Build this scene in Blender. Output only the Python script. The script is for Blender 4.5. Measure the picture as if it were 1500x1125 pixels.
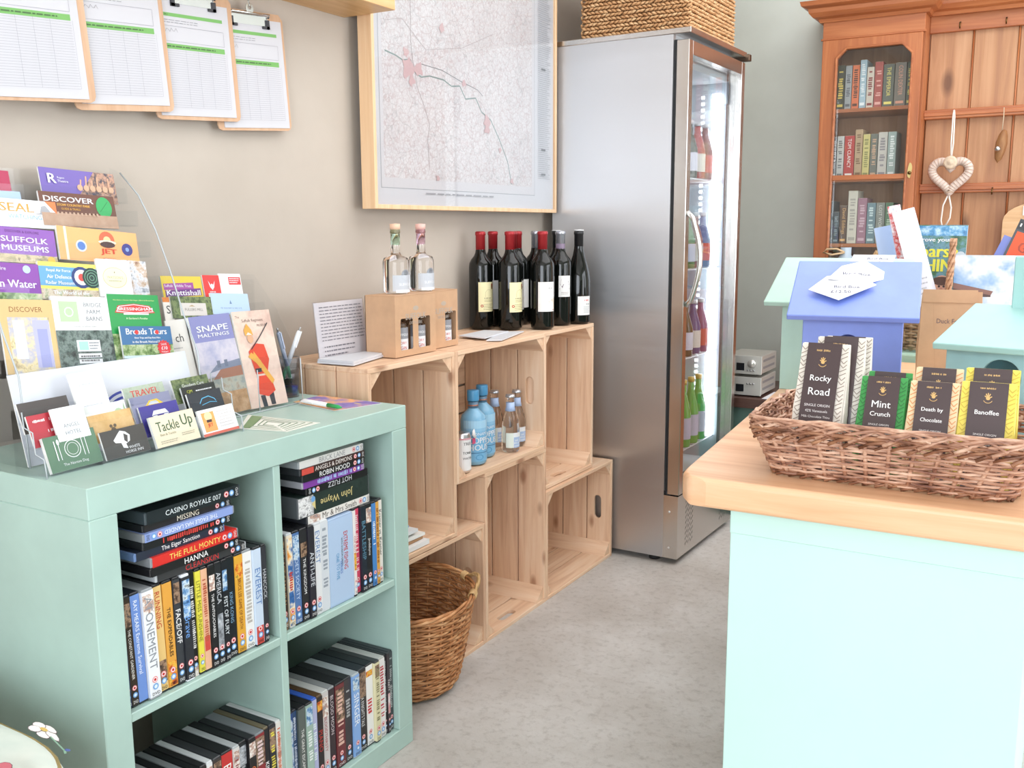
import bpy, bmesh, math, random
from math import sin, cos, pi, radians as R
from mathutils import Vector as V, Matrix
from mathutils.geometry import tessellate_polygon
random.seed(7)
SC = bpy.context.scene
COL = SC.collection
for o in list(bpy.data.objects): bpy.data.objects.remove(o)

# ------------------------------------------------------------ camera
cam = bpy.data.cameras.new('camera'); camo = bpy.data.objects.new('camera', cam); COL.objects.link(camo)
cam.sensor_width = 36; cam.lens = 1409.76/1500*36; cam.clip_start = .05
yaw, pit, rol = -.53158, -.16078, -.0044
Fw = V((sin(yaw)*cos(pit), cos(yaw)*cos(pit), sin(pit)))
R0 = V((cos(yaw), -sin(yaw), 0)); U0 = R0.cross(Fw)
Rt = R0*cos(rol)+U0*sin(rol); Up = U0*cos(rol)-R0*sin(rol)
m = Matrix((Rt, Up, -Fw)).transposed().to_4x4(); m.translation = V((1.6375, -.8737, 1.1704))
camo.matrix_world = m
SC.camera = camo

# ------------------------------------------------------------ light, exposure
SC.view_settings.view_transform = 'Standard'; SC.view_settings.look = 'None'
SC.view_settings.gamma = 1; SC.view_settings.use_curve_mapping = False
SC.view_settings.exposure = 0.15
w = bpy.data.worlds.new('daylight'); SC.world = w; w.use_nodes = True
w.node_tree.nodes['Background'].inputs[0].default_value = (.86, .93, 1, 1)
w.node_tree.nodes['Background'].inputs[1].default_value = 1.0
def area(name, loc, rot, sx, sy, e, col=(1, 1, 1)):
    l = bpy.data.lights.new(name, 'AREA'); l.shape = 'RECTANGLE'; l.size = sx; l.size_y = sy; l.energy = e; l.color = col
    o = bpy.data.objects.new(name, l); COL.objects.link(o); o.location = loc; o.rotation_euler = rot; return o
area('window_daylight', (2.3, -3.12, 1.5), (R(90), 0, 0), 2.9, 2.0, 108, (.90, .955, 1.03))      # window wall behind the camera
area('side_window_daylight', (4.12, 1.6, 1.2), (R(90), 0, R(90)), 2.6, 2.1, 70, (.92, .96, 1.02))  # window in the right wall
area('ceiling_fill_light', (1.8, 1.9, 2.66), (0, 0, 0), 2.4, 3.0, 48, (.97, .975, 1.0))  # added soft fill from overhead for floor and back of room, no lamp fitted there

# ------------------------------------------------------------ materials
MC = {}
def lin(c): return tuple(((x/255)/12.92 if x/255 <= .04045 else ((x/255+.055)/1.055)**2.4) for x in c)
def hx(s): return tuple(int(s[i:i+2], 16) for i in (0, 2, 4))
def newmat(n):
    m_ = bpy.data.materials.new(n); m_.use_nodes = True; nt = m_.node_tree
    return m_, nt, nt.nodes['Principled BSDF']
def nd(nt, t, **k):
    n = nt.nodes.new(t)
    for a, b in k.items():
        if a.startswith('i_'): n.inputs[a[2:].replace('_', ' ')].default_value = b
        else: setattr(n, a, b)
    return n
def ramp(nt, fac, cols):
    r = nt.nodes.new('ShaderNodeValToRGB'); e = r.color_ramp.elements
    e[0].position, e[0].color = cols[0][0], (*lin(hx(cols[0][1])), 1)
    e[1].position, e[1].color = cols[-1][0], (*lin(hx(cols[-1][1])), 1)
    for p, c in cols[1:-1]:
        x = e.new(p); x.color = (*lin(hx(c)), 1)
    nt.links.new(fac, r.inputs[0]); return r.outputs[0]
def mp(nt, scale, rnd=False):
    tc = nt.nodes.new('ShaderNodeTexCoord'); k = nt.nodes.new('ShaderNodeMapping'); k.inputs['Scale'].default_value = scale
    nt.links.new(tc.outputs['Object'], k.inputs[0])
    if rnd:
        oi = nt.nodes.new('ShaderNodeObjectInfo'); mu = nt.nodes.new('ShaderNodeMath'); mu.operation = 'MULTIPLY'; mu.inputs[1].default_value = 40
        nt.links.new(oi.outputs['Random'], mu.inputs[0]); cb = nt.nodes.new('ShaderNodeCombineXYZ')
        for i in range(3): nt.links.new(mu.outputs[0], cb.inputs[i])
        nt.links.new(cb.outputs[0], k.inputs['Location'])
    return k.outputs[0]
def noise(nt, vec, sc, det=3, ro=.55, dist=0):
    n = nd(nt, 'ShaderNodeTexNoise'); n.inputs['Scale'].default_value = sc; n.inputs['Detail'].default_value = det
    n.inputs['Roughness'].default_value = ro; n.inputs['Distortion'].default_value = dist
    nt.links.new(vec, n.inputs['Vector']); return n.outputs[0]
def bump(nt, b, h, st, d=.001):
    k = nt.nodes.new('ShaderNodeBump'); k.inputs['Strength'].default_value = st; k.inputs['Distance'].default_value = d
    nt.links.new(h, k.inputs['Height']); nt.links.new(k.outputs[0], b.inputs['Normal'])
def C(h, rough=.5, metal=0, name=None):
    "plain colour"
    k = (h, rough, metal)
    if k not in MC:
        m_, nt, b = newmat(name or 'colour_'+h); b.inputs['Base Color'].default_value = (*lin(hx(h)), 1)
        b.inputs['Roughness'].default_value = rough; b.inputs['Metallic'].default_value = metal; MC[k] = m_
    return MC[k]
def paint(h, rough=.45, var=.06, sc=6, bst=.15):
    "brushed wall or furniture paint, slightly uneven"
    k = ('paint', h, rough, var)
    if k not in MC:
        m_, nt, b = newmat('paint_'+h); v = mp(nt, (1, 1, 1)); n = noise(nt, v, sc, 4, .6)
        c = hx(h); d = ''.join('%02x' % max(0, int(x*(1-var))) for x in c); u = ''.join('%02x' % min(255, int(x*(1+var*.6))) for x in c)
        nt.links.new(ramp(nt, n, [(.3, d), (.7, u)]), b.inputs['Base Color']); b.inputs['Roughness'].default_value = rough
        bump(nt, b, noise(nt, mp(nt, (1, 1, 1)), 60, 3), bst); MC[k] = m_
    return MC[k]
def wood(name, cols, rough=.5, knots=True, axis=0, sc=1, rnd=True):
    k = ('wood', name, axis)
    if k not in MC:
        m_, nt, b = newmat(name); s = [26, 26, 26]; s[axis] = 1.6
        v = mp(nt, tuple(x*sc for x in s), rnd)
        n = noise(nt, v, 1.6, 5, .6, .6)
        c = ramp(nt, n, [(.25, cols[0]), (.5, cols[1]), (.75, cols[2])])
        if knots:
            s2 = [11, 11, 11]; s2[axis] = 5
            vo = nd(nt, 'ShaderNodeTexVoronoi'); vo.inputs['Scale'].default_value = 1.0
            nt.links.new(mp(nt, tuple(x*sc for x in s2), rnd), vo.inputs['Vector'])
            kf = nt.nodes.new('ShaderNodeMapRange'); kf.inputs[1].default_value = .06; kf.inputs[2].default_value = .16; kf.inputs[3].default_value = .75; kf.inputs[4].default_value = 0
            nt.links.new(vo.outputs['Distance'], kf.inputs[0])
            mx = nt.nodes.new('ShaderNodeMix'); mx.data_type = 'RGBA'; nt.links.new(kf.outputs[0], mx.inputs[0]); nt.links.new(c, mx.inputs[6])
            mx.inputs[7].default_value = (*lin(hx(cols[3])), 1); c = mx.outputs[2]
        nt.links.new(c, b.inputs['Base Color']); b.inputs['Roughness'].default_value = rough
        bump(nt, b, n, .25); MC[k] = m_
    return MC[k]
def photo(name, cols, sc=30, rough=.4, voro=False):
    "a colour print: blotches of the listed colours"
    k = ('photo', name)
    if k not in MC:
        m_, nt, b = newmat(name)
        if voro:
            x = nd(nt, 'ShaderNodeTexVoronoi'); x.inputs['Scale'].default_value = sc; nt.links.new(mp(nt, (1, 1, 1), True), x.inputs['Vector'])
            sp = nt.nodes.new('ShaderNodeSeparateColor'); nt.links.new(x.outputs['Color'], sp.inputs[0]); n = sp.outputs[0]
        else: n = noise(nt, mp(nt, (1, 1, 1), True), sc, 4, .65)
        L = len(cols); a, z_ = (0, 1) if voro else (.3, .7)
        nt.links.new(ramp(nt, n, [(a+(z_-a)*i/(L-1), c) for i, c in enumerate(cols)]), b.inputs['Base Color'])
        b.inputs['Roughness'].default_value = rough; MC[k] = m_
    return MC[k]
def metal(name, h, rough=.3, wav=0):
    k = ('metal', name)
    if k not in MC:
        m_, nt, b = newmat(name); b.inputs['Base Color'].default_value = (*lin(hx(h)), 1); b.inputs['Metallic'].default_value = 1
        b.inputs['Roughness'].default_value = rough
        if wav:
            tg = nt.nodes.new('ShaderNodeTangent'); tg.direction_type = 'RADIAL'; tg.axis = 'Z'; nt.links.new(tg.outputs[0], b.inputs['Tangent']); b.inputs['Anisotropic'].default_value = .8
            n = noise(nt, mp(nt, (1.2, 1.2, 90)), 3, 4, .7)
            mr = nt.nodes.new('ShaderNodeMapRange'); mr.inputs[3].default_value = rough-.06; mr.inputs[4].default_value = rough+.1
            nt.links.new(n, mr.inputs[0]); nt.links.new(mr.outputs[0], b.inputs['Roughness'])
            n2 = noise(nt, mp(nt, (.5, .5, 3.2)), 1.5, 2, .5); bump(nt, b, n2, wav, .02)
        MC[k] = m_
    return MC[k]
def pane(name, tint=(1, 1, 1), refl=1.0, rough=0.0):
    "thin clear sheet: transparent with a fresnel reflection"
    k = ('pane', name)
    if k not in MC:
        m_ = bpy.data.materials.new(name); m_.use_nodes = True; nt = m_.node_tree; nt.nodes.clear()
        o = nt.nodes.new('ShaderNodeOutputMaterial'); mx = nt.nodes.new('ShaderNodeMixShader'); t = nt.nodes.new('ShaderNodeBsdfTransparent')
        g = nt.nodes.new('ShaderNodeBsdfGlossy'); g.inputs['Roughness'].default_value = rough; f = nt.nodes.new('ShaderNodeFresnel'); 
        geo = nt.nodes.new('ShaderNodeNewGeometry'); io = nt.nodes.new('ShaderNodeMapRange'); io.inputs[3].default_value = 1.5; io.inputs[4].default_value = 1/1.5
        nt.links.new(geo.outputs['Backfacing'], io.inputs[0]); nt.links.new(io.outputs[0], f.inputs[0])
        t.inputs[0].default_value = (*tint, 1); mu = nt.nodes.new('ShaderNodeMath'); mu.operation = 'MULTIPLY'; mu.inputs[1].default_value = refl
        nt.links.new(f.outputs[0], mu.inputs[0]); nt.links.new(mu.outputs[0], mx.inputs[0]); nt.links.new(t.outputs[0], mx.inputs[1]); nt.links.new(g.outputs[0], mx.inputs[2])
        nt.links.new(mx.outputs[0], o.inputs[0]); MC[k] = m_
    return MC[k]
def glass(name, h='ffffff', rough=0.0):
    k = ('glass', name)
    if k not in MC:
        m_, nt, b = newmat(name); b.inputs['Base Color'].default_value = (*lin(hx(h)), 1); b.inputs['Transmission Weight'].default_value = 1
        b.inputs['Roughness'].default_value = rough; b.inputs['IOR'].default_value = 1.4; MC[k] = m_
    return MC[k]
def glow(name, rgb, e):
    k = ('glow', name)
    if k not in MC:
        m_, nt, b = newmat(name); b.inputs['Emission Color'].default_value = (*rgb, 1); b.inputs['Emission Strength'].default_value = e; MC[k] = m_
    return MC[k]

# ------------------------------------------------------------ mesh builder
GLY = {}
def glyphs(s):
    if s not in GLY:
        cu = bpy.data.curves.new('t', 'FONT'); cu.body = s; cu.resolution_u = 2
        ob = bpy.data.objects.new('t', cu); me = ob.to_mesh()
        vs = [v.co.copy() for v in me.vertices]; fs = [tuple(p.vertices) for p in me.polygons]
        ob.to_mesh_clear(); bpy.data.objects.remove(ob); bpy.data.curves.remove(cu)
        if vs:
            x0 = min(v.x for v in vs); x1 = max(v.x for v in vs); y0 = min(v.y for v in vs); y1 = max(v.y for v in vs)
            GLY[s] = ([((v.x-x0)/max(x1-x0, 1e-6), (v.y-y0)/max(y1-y0, 1e-6)) for v in vs], fs, (x1-x0)/max(y1-y0, 1e-6))
        else: GLY[s] = ([], [], 1)
    return GLY[s]
class B:
    def __init__(s): s.v = []; s.f = []; s.mi = []; s.ms = []; s.sm = []
    def m(s, mat):
        if mat not in s.ms: s.ms.append(mat)
        return s.ms.index(mat)
    def add(s, vs, fs, mat, smooth=False, M=None):
        n = len(s.v); s.v += [tuple(M @ V(v)) if M else tuple(v) for v in vs]
        k = s.m(mat)
        for f in fs: s.f.append(tuple(i+n for i in f)); s.mi.append(k); s.sm.append(smooth)
        return s
    def box(s, a, b, mat, M=None):
        x0, y0, z0 = a; x1, y1, z1 = b
        vs = [(x0, y0, z0), (x1, y0, z0), (x1, y1, z0), (x0, y1, z0), (x0, y0, z1), (x1, y0, z1), (x1, y1, z1), (x0, y1, z1)]
        return s.add(vs, [(0, 3, 2, 1), (4, 5, 6, 7), (0, 1, 5, 4), (1, 2, 6, 5), (2, 3, 7, 6), (3, 0, 4, 7)], mat, False, M)
    def lathe(s, prof, mat, n=24, M=None, smooth=True, caps=True):
        vs = []; fs = []
        for r, z in prof:
            for i in range(n): vs.append((r*cos(2*pi*i/n), r*sin(2*pi*i/n), z))
        for j in range(len(prof)-1):
            for i in range(n):
                k = (i+1) % n; fs.append((j*n+i, j*n+k, (j+1)*n+k, (j+1)*n+i))
        if caps:
            if prof[0][0] > 1e-5: fs.append(tuple(range(n-1, -1, -1)))
            if prof[-1][0] > 1e-5: fs.append(tuple(range((len(prof)-1)*n, len(prof)*n)))
        return s.add(vs, fs, mat, smooth, M)
    def tube(s, pts, r, mat, n=6, closed=False, taper=None, smooth=True):
        pts = [V(p) for p in pts]; L = len(pts)
        if L < 2: return s
        vs = []; fs = []; pn = None
        for i, p in enumerate(pts):
            t = (pts[(i+1) % L]-pts[i-1]) if (closed or 0 < i < L-1) else (pts[1]-pts[0] if i == 0 else pts[-1]-pts[-2])
            t = t.normalized() if t.length > 1e-9 else V((0, 0, 1))
            if pn is None: a = V((0, 0, 1)) if abs(t.z) < .9 else V((1, 0, 0)); pn = (a-t*a.dot(t)).normalized()
            else:
                pn = pn-t*pn.dot(t); pn = pn.normalized() if pn.length > 1e-6 else t.orthogonal().normalized()
            bn = t.cross(pn); rr = r*(taper(i/(L-1)) if taper else 1)
            for k in range(n):
                a = 2*pi*k/n; vs.append(p+pn*(rr*cos(a))+bn*(rr*sin(a)))
        for i in range(L if closed else L-1):
            j = (i+1) % L
            for k in range(n): q = (k+1) % n; fs.append((i*n+k, i*n+q, j*n+q, j*n+k))
        if not closed: fs.append(tuple(range(n-1, -1, -1))); fs.append(tuple(range((L-1)*n, L*n)))
        return s.add(vs, fs, mat, smooth)
    def prism(s, outer, holes, th, mat, M=None):
        "2-D outline (x,y) with holes, from z=0 to z=th"
        loops = [list(outer)]+[list(h) for h in holes]; flat = [p for l in loops for p in l]; N = len(flat)
        tr = tessellate_polygon([[V((p[0], p[1], 0)) for p in l] for l in loops])
        vs = [(p[0], p[1], 0) for p in flat]+[(p[0], p[1], th) for p in flat]; fs = []
        for a, b, c in tr:
            pa, pb, pc = flat[a], flat[b], flat[c]
            if (pb[0]-pa[0])*(pc[1]-pa[1])-(pb[1]-pa[1])*(pc[0]-pa[0]) < 0: b, c = c, b
            fs.append((c, b, a)); fs.append((a+N, b+N, c+N))
        o = 0
        for li, l in enumerate(loops):
            n = len(l); ar = sum(l[i][0]*l[(i+1) % n][1]-l[(i+1) % n][0]*l[i][1] for i in range(n))
            for i in range(n):
                j = (i+1) % n; q = (o+i, o+j, o+j+N, o+i+N)
                fs.append(q if (ar > 0) == (li == 0) else q[::-1])
            o += n
        return s.add(vs, fs, mat, False, M)
    def build(s, name, parent=None, loc=(0, 0, 0), rot=(0, 0, 0), bevel=0, seg=1, cache=None):
        me = bpy.data.meshes.new(name); me.from_pydata(s.v, [], s.f)
        for x in s.ms: me.materials.append(x)
        me.polygons.foreach_set('material_index', s.mi); me.polygons.foreach_set('use_smooth', s.sm); me.update()
        return link(name, me, parent, loc, rot, bevel, seg)
def link(name, me, parent=None, loc=(0, 0, 0), rot=(0, 0, 0), bevel=0, seg=1):
    o = bpy.data.objects.new(name, me); COL.objects.link(o); o.location = loc; o.rotation_euler = rot
    if parent: o.parent = parent
    if bevel:
        b = o.modifiers.new('bevel', 'BEVEL'); b.width = bevel; b.segments = seg; b.limit_method = 'ANGLE'; b.angle_limit = R(40)
    return o
def tag(o, label, cat, group=None, kind=None):
    o['label'] = label; o['category'] = cat
    if group: o['group'] = group
    if kind: o['kind'] = kind
    return o
def thing(name, label, cat, loc=(0, 0, 0), rot=(0, 0, 0), group=None):
    o = bpy.data.objects.new(name, None); COL.objects.link(o); o.location = loc; o.rotation_euler = rot; o.empty_display_size = .05
    return tag(o, label, cat, group)
def struct(o, label=None, cat=None):
    o['kind'] = 'structure'
    if label: o['label'] = label; o['category'] = cat
    return o

class Prn:
    "flat print on a surface given by F(u,v,d); u,v in metres from the lower-left corner"
    def __init__(s, F, b=None): s.F = F; s.b = b or B(); s.d = .0003
    def up(s): s.d += .00012
    def poly(s, pts, mat):
        tr = tessellate_polygon([[V((*p, 0)) for p in pts]]); fs = []
        for a, b, c in tr:
            pa, pb, pc = pts[a], pts[b], pts[c]
            fs.append((a, b, c) if (pb[0]-pa[0])*(pc[1]-pa[1])-(pb[1]-pa[1])*(pc[0]-pa[0]) > 0 else (a, c, b))
        s.b.add([s.F(p[0], p[1], s.d) for p in pts], fs, mat); s.up()
    def rect(s, u0, v0, u1, v1, mat, n=1):
        vs = []; fs = []
        for i in range(n+1):
            u = u0+(u1-u0)*i/n; vs += [s.F(u, v0, s.d), s.F(u, v1, s.d)]
        for i in range(n): fs.append((2*i, 2*i+2, 2*i+3, 2*i+1))
        s.b.add(vs, fs, mat); s.up()
    def circ(s, u, v, r, mat, n=14, ry=None, a0=0, a1=2*pi):
        s.poly([(u+r*cos(a0+(a1-a0)*i/n), v+(ry or r)*sin(a0+(a1-a0)*i/n)) for i in range(n)], mat)
    def ring(s, u, v, r, w_, mat, n=18, a0=0, a1=2*pi):
        vs = []; fs = []
        for i in range(n+1):
            a = a0+(a1-a0)*i/n
            vs += [s.F(u+(r-w_)*cos(a), v+(r-w_)*sin(a), s.d), s.F(u+r*cos(a), v+r*sin(a), s.d)]
        for i in range(n): fs.append((2*i, 2*i+1, 2*i+3, 2*i+2))
        s.b.add(vs, fs, mat); s.up()
    def line(s, pts, w_, mat):
        vs = []; fs = []
        for i in range(len(pts)-1):
            a, b = V((*pts[i], 0)), V((*pts[i+1], 0)); d = b-a
            if d.length < 1e-7: continue
            p = V((-d.y, d.x, 0)).normalized()*w_/2; k = len(vs)
            vs += [s.F(*(a-p)[:2], s.d), s.F(*(b-p)[:2], s.d), s.F(*(b+p)[:2], s.d), s.F(*(a+p)[:2], s.d)]; fs.append((k, k+1, k+2, k+3))
        s.b.add(vs, fs, mat); s.up()
    def text(s, t, u0, v0, u1, v1, mat, fit=False, rot=0, bold=0):
        "text inside the box; rot 90 = reads downwards (spine), -90 upwards, 180 upside down"
        if t.startswith('~'):   # lettering too small to read: word-long strokes of uneven height
            rn = random.Random(len(t)*7+int(u0*1e4)+int(v0*1e4)); vs = []; fs = []; vert = rot in (90, -90)
            a0, a1, b0, b1 = (v0, v1, u0, u1) if vert else (u0, u1, v0, v1); p = a0; step = max((b1-b0)*.45, .0008)
            while p < a1-step:
                if rn.random() < .82:
                    q0 = b0+(b1-b0)*rn.uniform(.02, .2); q1 = b1-(b1-b0)*rn.uniform(.02, .25); l = step*rn.uniform(.45, .8); k = len(vs)
                    for (x, y) in ((p, q0), (p+l, q0), (p+l, q1), (p, q1)): vs.append(s.F(y, x, s.d) if vert else s.F(x, y, s.d))
                    fs.append((k, k+3, k+2, k+1) if vert else (k, k+1, k+2, k+3))
                p += step
            s.b.add(vs, fs, mat); s.up(); return
        g, fs, asp = glyphs(t)
        if not g: return
        W_, H_ = u1-u0, v1-v0
        if rot in (90, -90): W_, H_ = H_, W_
        tw, th = W_, H_
        if not fit:
            if asp*th > tw: th = max(tw/asp, H_*.55)
            else: tw = asp*th
        cu, cv = (u0+u1)/2, (v0+v1)/2; out = []
        for gx, gy in g:
            x = (gx-.5)*tw; y = (gy-.5)*th
            if rot == 90: x, y = y, -x
            elif rot == -90: x, y = -y, x
            elif rot == 180: x, y = -x, -y
            out.append((cu+x, cv+y))
        s.b.add([s.F(x, y, s.d) for x, y in out], fs, mat)
        if bold: s.b.add([s.F(x+bold, y, s.d+.00004) for x, y in out], fs, mat)
        s.up()
    def lines(s, u0, v0, u1, v1, n, mat, h=.5, seed=1, rag=.25):
        "rows of unreadably small print as short dashes"
        rn = random.Random(seed); vs = []; fs = []
        for i in range(n):
            v = v1-(v1-v0)*(i+.5)/n; hh = (v1-v0)/n*h/2; u = u0; ue = u1-(u1-u0)*rag*rn.random()
            while u < ue:
                l = min((u1-u0)*(.03+.09*rn.random()), ue-u); k = len(vs)
                vs += [s.F(u, v-hh, s.d), s.F(u+l, v-hh, s.d), s.F(u+l, v+hh, s.d), s.F(u, v+hh, s.d)]; fs.append((k, k+1, k+2, k+3)); u += l+(u1-u0)*.02
        s.b.add(vs, fs, mat); s.up()
def plane(o, ax, up):
    o, ax, up = V(o), V(ax).normalized(), V(up).normalized(); n = ax.cross(up)
    return lambda u, v, d: o+ax*u+up*v+n*d
def cyl(r, a_mid, z0):
    "wrap around a bottle; u measured along the arc from a_mid"
    return lambda u, v, d: V(((r+d)*cos(a_mid+u/r), (r+d)*sin(a_mid+u/r), z0+v))

# ============================================================ SETTING
WX = -.05
wallm = paint('c0b5a9', .7, .03, 3, .2)
wallg = paint('cdd2ca', .7, .03, 3, .2)
def floor_mat():
    m_, nt, b = newmat('worn_concrete'); v = mp(nt, (1, 1, 1))
    n = noise(nt, v, 2.2, 8, .65, .4); c = ramp(nt, n, [(.3, 'b6afa8'), (.5, 'c6c1bc'), (.68, 'd8d5d2')])
    n2 = noise(nt, v, 45, 4, .7); c2 = ramp(nt, n2, [(.3, '8f8277'), (.5, 'ffffff')])
    mx = nt.nodes.new('ShaderNodeMix'); mx.data_type = 'RGBA'; mx.blend_type = 'MULTIPLY'; mx.inputs[0].default_value = .3
    nt.links.new(c, mx.inputs[6]); nt.links.new(c2, mx.inputs[7]); nt.links.new(mx.outputs[2], b.inputs['Base Color'])
    b.inputs['Roughness'].default_value = .62; bump(nt, b, noise(nt, v, 30, 6, .7), .5, .004); return m_
b = B().box((WX-.1, -3.2, -.08), (4.2, 3.7, 0), floor_mat()); struct(b.build('floor'), 'grey worn concrete floor of the shop', 'floor')
b = B().box((WX-.1, -3.2, 2.75), (4.2, 3.7, 2.85), paint('e9e6e0', .8)); struct(b.build('ceiling'))
b = B().box((WX-.1, -3.2, 0), (WX, 3.7, 2.75), wallm); struct(b.build('wall_left'), 'beige painted wall behind the shelves and the map', 'wall')
b = B().box((WX, 3.6, 0), (4.2, 3.7, 2.75), wallg); struct(b.build('wall_back'), 'grey green painted wall behind the dresser', 'wall')
# front and right walls with window openings (behind and beside the camera)
b = B().prism([(WX, 0), (4.1, 0), (4.1, 2.75), (WX, 2.75)], [[(.85, .5), (3.75, .5), (3.75, 2.5), (.85, 2.5)]], .1, paint('efece8', .7, .03, 3, .2), Matrix(((1, 0, 0, 0), (0, 0, -1, -3.0), (0, 1, 0, 0), (0, 0, 0, 1))))
struct(b.build('wall_front'))
b = B().prism([(-3.2, 0), (3.7, 0), (3.7, 2.75), (-3.2, 2.75)], [[(.3, .12), (2.9, .12), (2.9, 2.28), (.3, 2.28)]], .1, wallg, Matrix(((0, 0, 1, 4.0), (1, 0, 0, 0), (0, 1, 0, 0), (0, 0, 0, 1))))
struct(b.build('wall_right'))
fm = C('e8e8e4', .4)
def win(name, lo, hi, ax):
    b = B(); (a0, z0), (a1, z1) = lo, hi; t = .05
    def bx(p, q, r, s):
        if ax == 'y': b.box((p, -3.1, r), (q, -3.04, s), fm)
        else: b.box((4.04, p, r), (4.1, q, s), fm)
    bx(a0, a1, z0, z0+t); bx(a0, a1, z1-t, z1); bx(a0, a0+t, z0, z1); bx(a1-t, a1, z0, z1)
    for k in (1, 2): x = a0+(a1-a0)*k/3; bx(x-.02, x+.02, z0, z1)
    struct(b.build(name))
win('window_1', (.85, .5), (3.75, 2.5), 'y'); win('window_2', (.3, .12), (2.9, 2.28), 'x')

# ============================================================ MINT CUBE SHELF
mint = paint('aecac0', .42, .04, 5)
t = thing('cube_shelf_unit', 'mint green painted wooden cube shelf unit holding rows of film discs', 'shelf unit', (0, 0, 0))
D_, W_, st, tt = .39, .79, .05, .05
def bd(n, a, c): b = B().box(a, c, mint); return b.build(n, t, bevel=.0015)
bd('top_board', (0, 0, .74), (D_, W_, .79)); bd('bottom_board', (0, 0, 0), (D_, W_, .05))
bd('side_board', (0, 0, .05), (D_, st, .74)); bd('side_board', (0, W_-st, .05), (D_, W_, .74))
bd('divider', (0, .386, .05), (D_-.003, .404, .74)); bd('shelf_board', (0, st, .392), (D_-.003, .386, .408)); bd('shelf_board', (0, .404, .392), (D_-.003, W_-st, .408))

# ============================================================ CRATES
pine = wood('pine_board', ['cfa285', 'e8c3a2', 'f2d6bc', '9a6648'], .6)
def slot(cx, cy, L_, r, n=8):
    "stadium hole, long in x"
    return [(cx+L_/2-r+r*cos(-pi/2+pi*i/n), cy+r*sin(-pi/2+pi*i/n)) for i in range(n+1)]+[(cx-L_/2+r+r*cos(pi/2+pi*i/n), cy+r*sin(pi/2+pi*i/n)) for i in range(n+1)]
BM = {}
def board(name, par, L_, w, th, loc, rot, hole=False):
    k = (round(L_, 4), round(w, 4), th, hole)
    if k not in BM:
        b = B()
        if hole: b.prism([(-L_/2, -w/2), (L_/2, -w/2), (L_/2, w/2), (-L_/2, w/2)], [slot(0, -.006, .085, .014)], th, pine, Matrix.Translation((0, 0, -th/2)))
        else: b.box((-L_/2, -w/2, -th/2), (L_/2, w/2, th/2), pine)
        BM[k] = b.build(name, par, loc, rot, .0012); return BM[k]
    return link(name, BM[k].data, par, loc, rot, .0012)
def crate(label, y0, z0, W, H, xf=.2554, D=.3, hand=(True, True)):
    c = thing('wooden_crate', label, 'crate', (xf-D, y0, z0), group='pine crates stacked on their sides')
    land = W > H; W -= .0016; H -= .0016; T = .012; n = 3; g = .004; bw = (D-.012-g*(n-1))/n
    def side(plane_, pos, L_, holed):
        # three boards across the depth (x), running along y (top/bottom) or z (left/right)
        for i in range(n):
            xc = .012+bw/2+i*(bw+g); jit = random.uniform(-.0008, .0008)
            hl = holed and i == n-1
            if plane_ == 'z': board('slat', c, L_, bw, T, (xc, W/2, pos+jit), (0, 0, R(90) if pos < H/2 else R(90)), hl)
            else: board('slat', c, L_, bw, T, (xc, pos+jit, H/2), Matrix(((0, 1, 0), (0, 0, -1), (-1, 0, 0))).to_euler() if 0 else (R(90), R(90), 0), hl)
    # ends carry the hand holes; long sides do not
    endax = 'y' if land else 'z'
    if land:
        side('y', T/2, H, hand[0]); side('y', W-T/2, H, hand[1]); side('z', T/2, W-2*T, False); side('z', H-T/2, W-2*T, False)
    else:
        side('z', T/2, W, hand[0]); side('z', H-T/2, W, hand[1]); side('y', T/2, H-2*T, False); side('y', W-T/2, H-2*T, False)
    # back slats along the long direction
    m_ = 4; span = (H if land else W)-.002; sw = (span-.006*(m_-1))/m_
    for i in range(m_):
        p = .001+sw/2+i*(sw+.006)
        if land: board('back_slat', c, W-.002, sw, .01, (.005, W/2, p), (R(90), 0, R(90)))
        else: board('back_slat', c, H-.002, sw, .01, (.005, p, H/2), (0, R(90), 0))
    # triangular corner posts
    a = .042
    for sy in (0, 1):
        for sz in (0, 1):
            yy = T if sy == 0 else W-T; zz = T if sz == 0 else H-T; dy = a if sy == 0 else -a; dz = a if sz == 0 else -a
            x0, x1 = .014, D-.004
            vs = [(x0, yy, zz), (x0, yy+dy, zz), (x0, yy, zz+dz), (x1, yy, zz), (x1, yy+dy, zz), (x1, yy, zz+dz)]
            fs = [(0, 1, 2), (3, 5, 4), (0, 3, 4, 1), (1, 4, 5, 2), (2, 5, 3, 0)]
            if (dy > 0) == (dz > 0): fs = [f[::-1] for f in fs]
            fs = [f[::-1] for f in fs]
            B().add(vs, fs, pine).build('corner_post', c)
    return c
L, S, Y0 = .498, .358, .829
crate('landscape pine crate on the floor behind the round wicker basket', Y0, 0, L, S, hand=(0, 1))
crate('tall empty pine crate on the floor with a slot hole in its bottom', Y0+L, 0, S, L, hand=(1, 0))
crate('low empty landscape pine crate on the floor nearest the steel fridge', Y0+L+S, 0, L, S)
crate('tall pine crate with a few magazines in it, right behind the mint shelf unit', Y0, S+.0, S, L, hand=(0, 0))
crate('upper landscape pine crate holding the blue gin and tonic bottles', Y0+S, L, L, S)
crate('tall empty pine crate at upper right, beside the steel fridge', Y0+L+S, S, S, L, xf=.243, hand=(1, 0))

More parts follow.
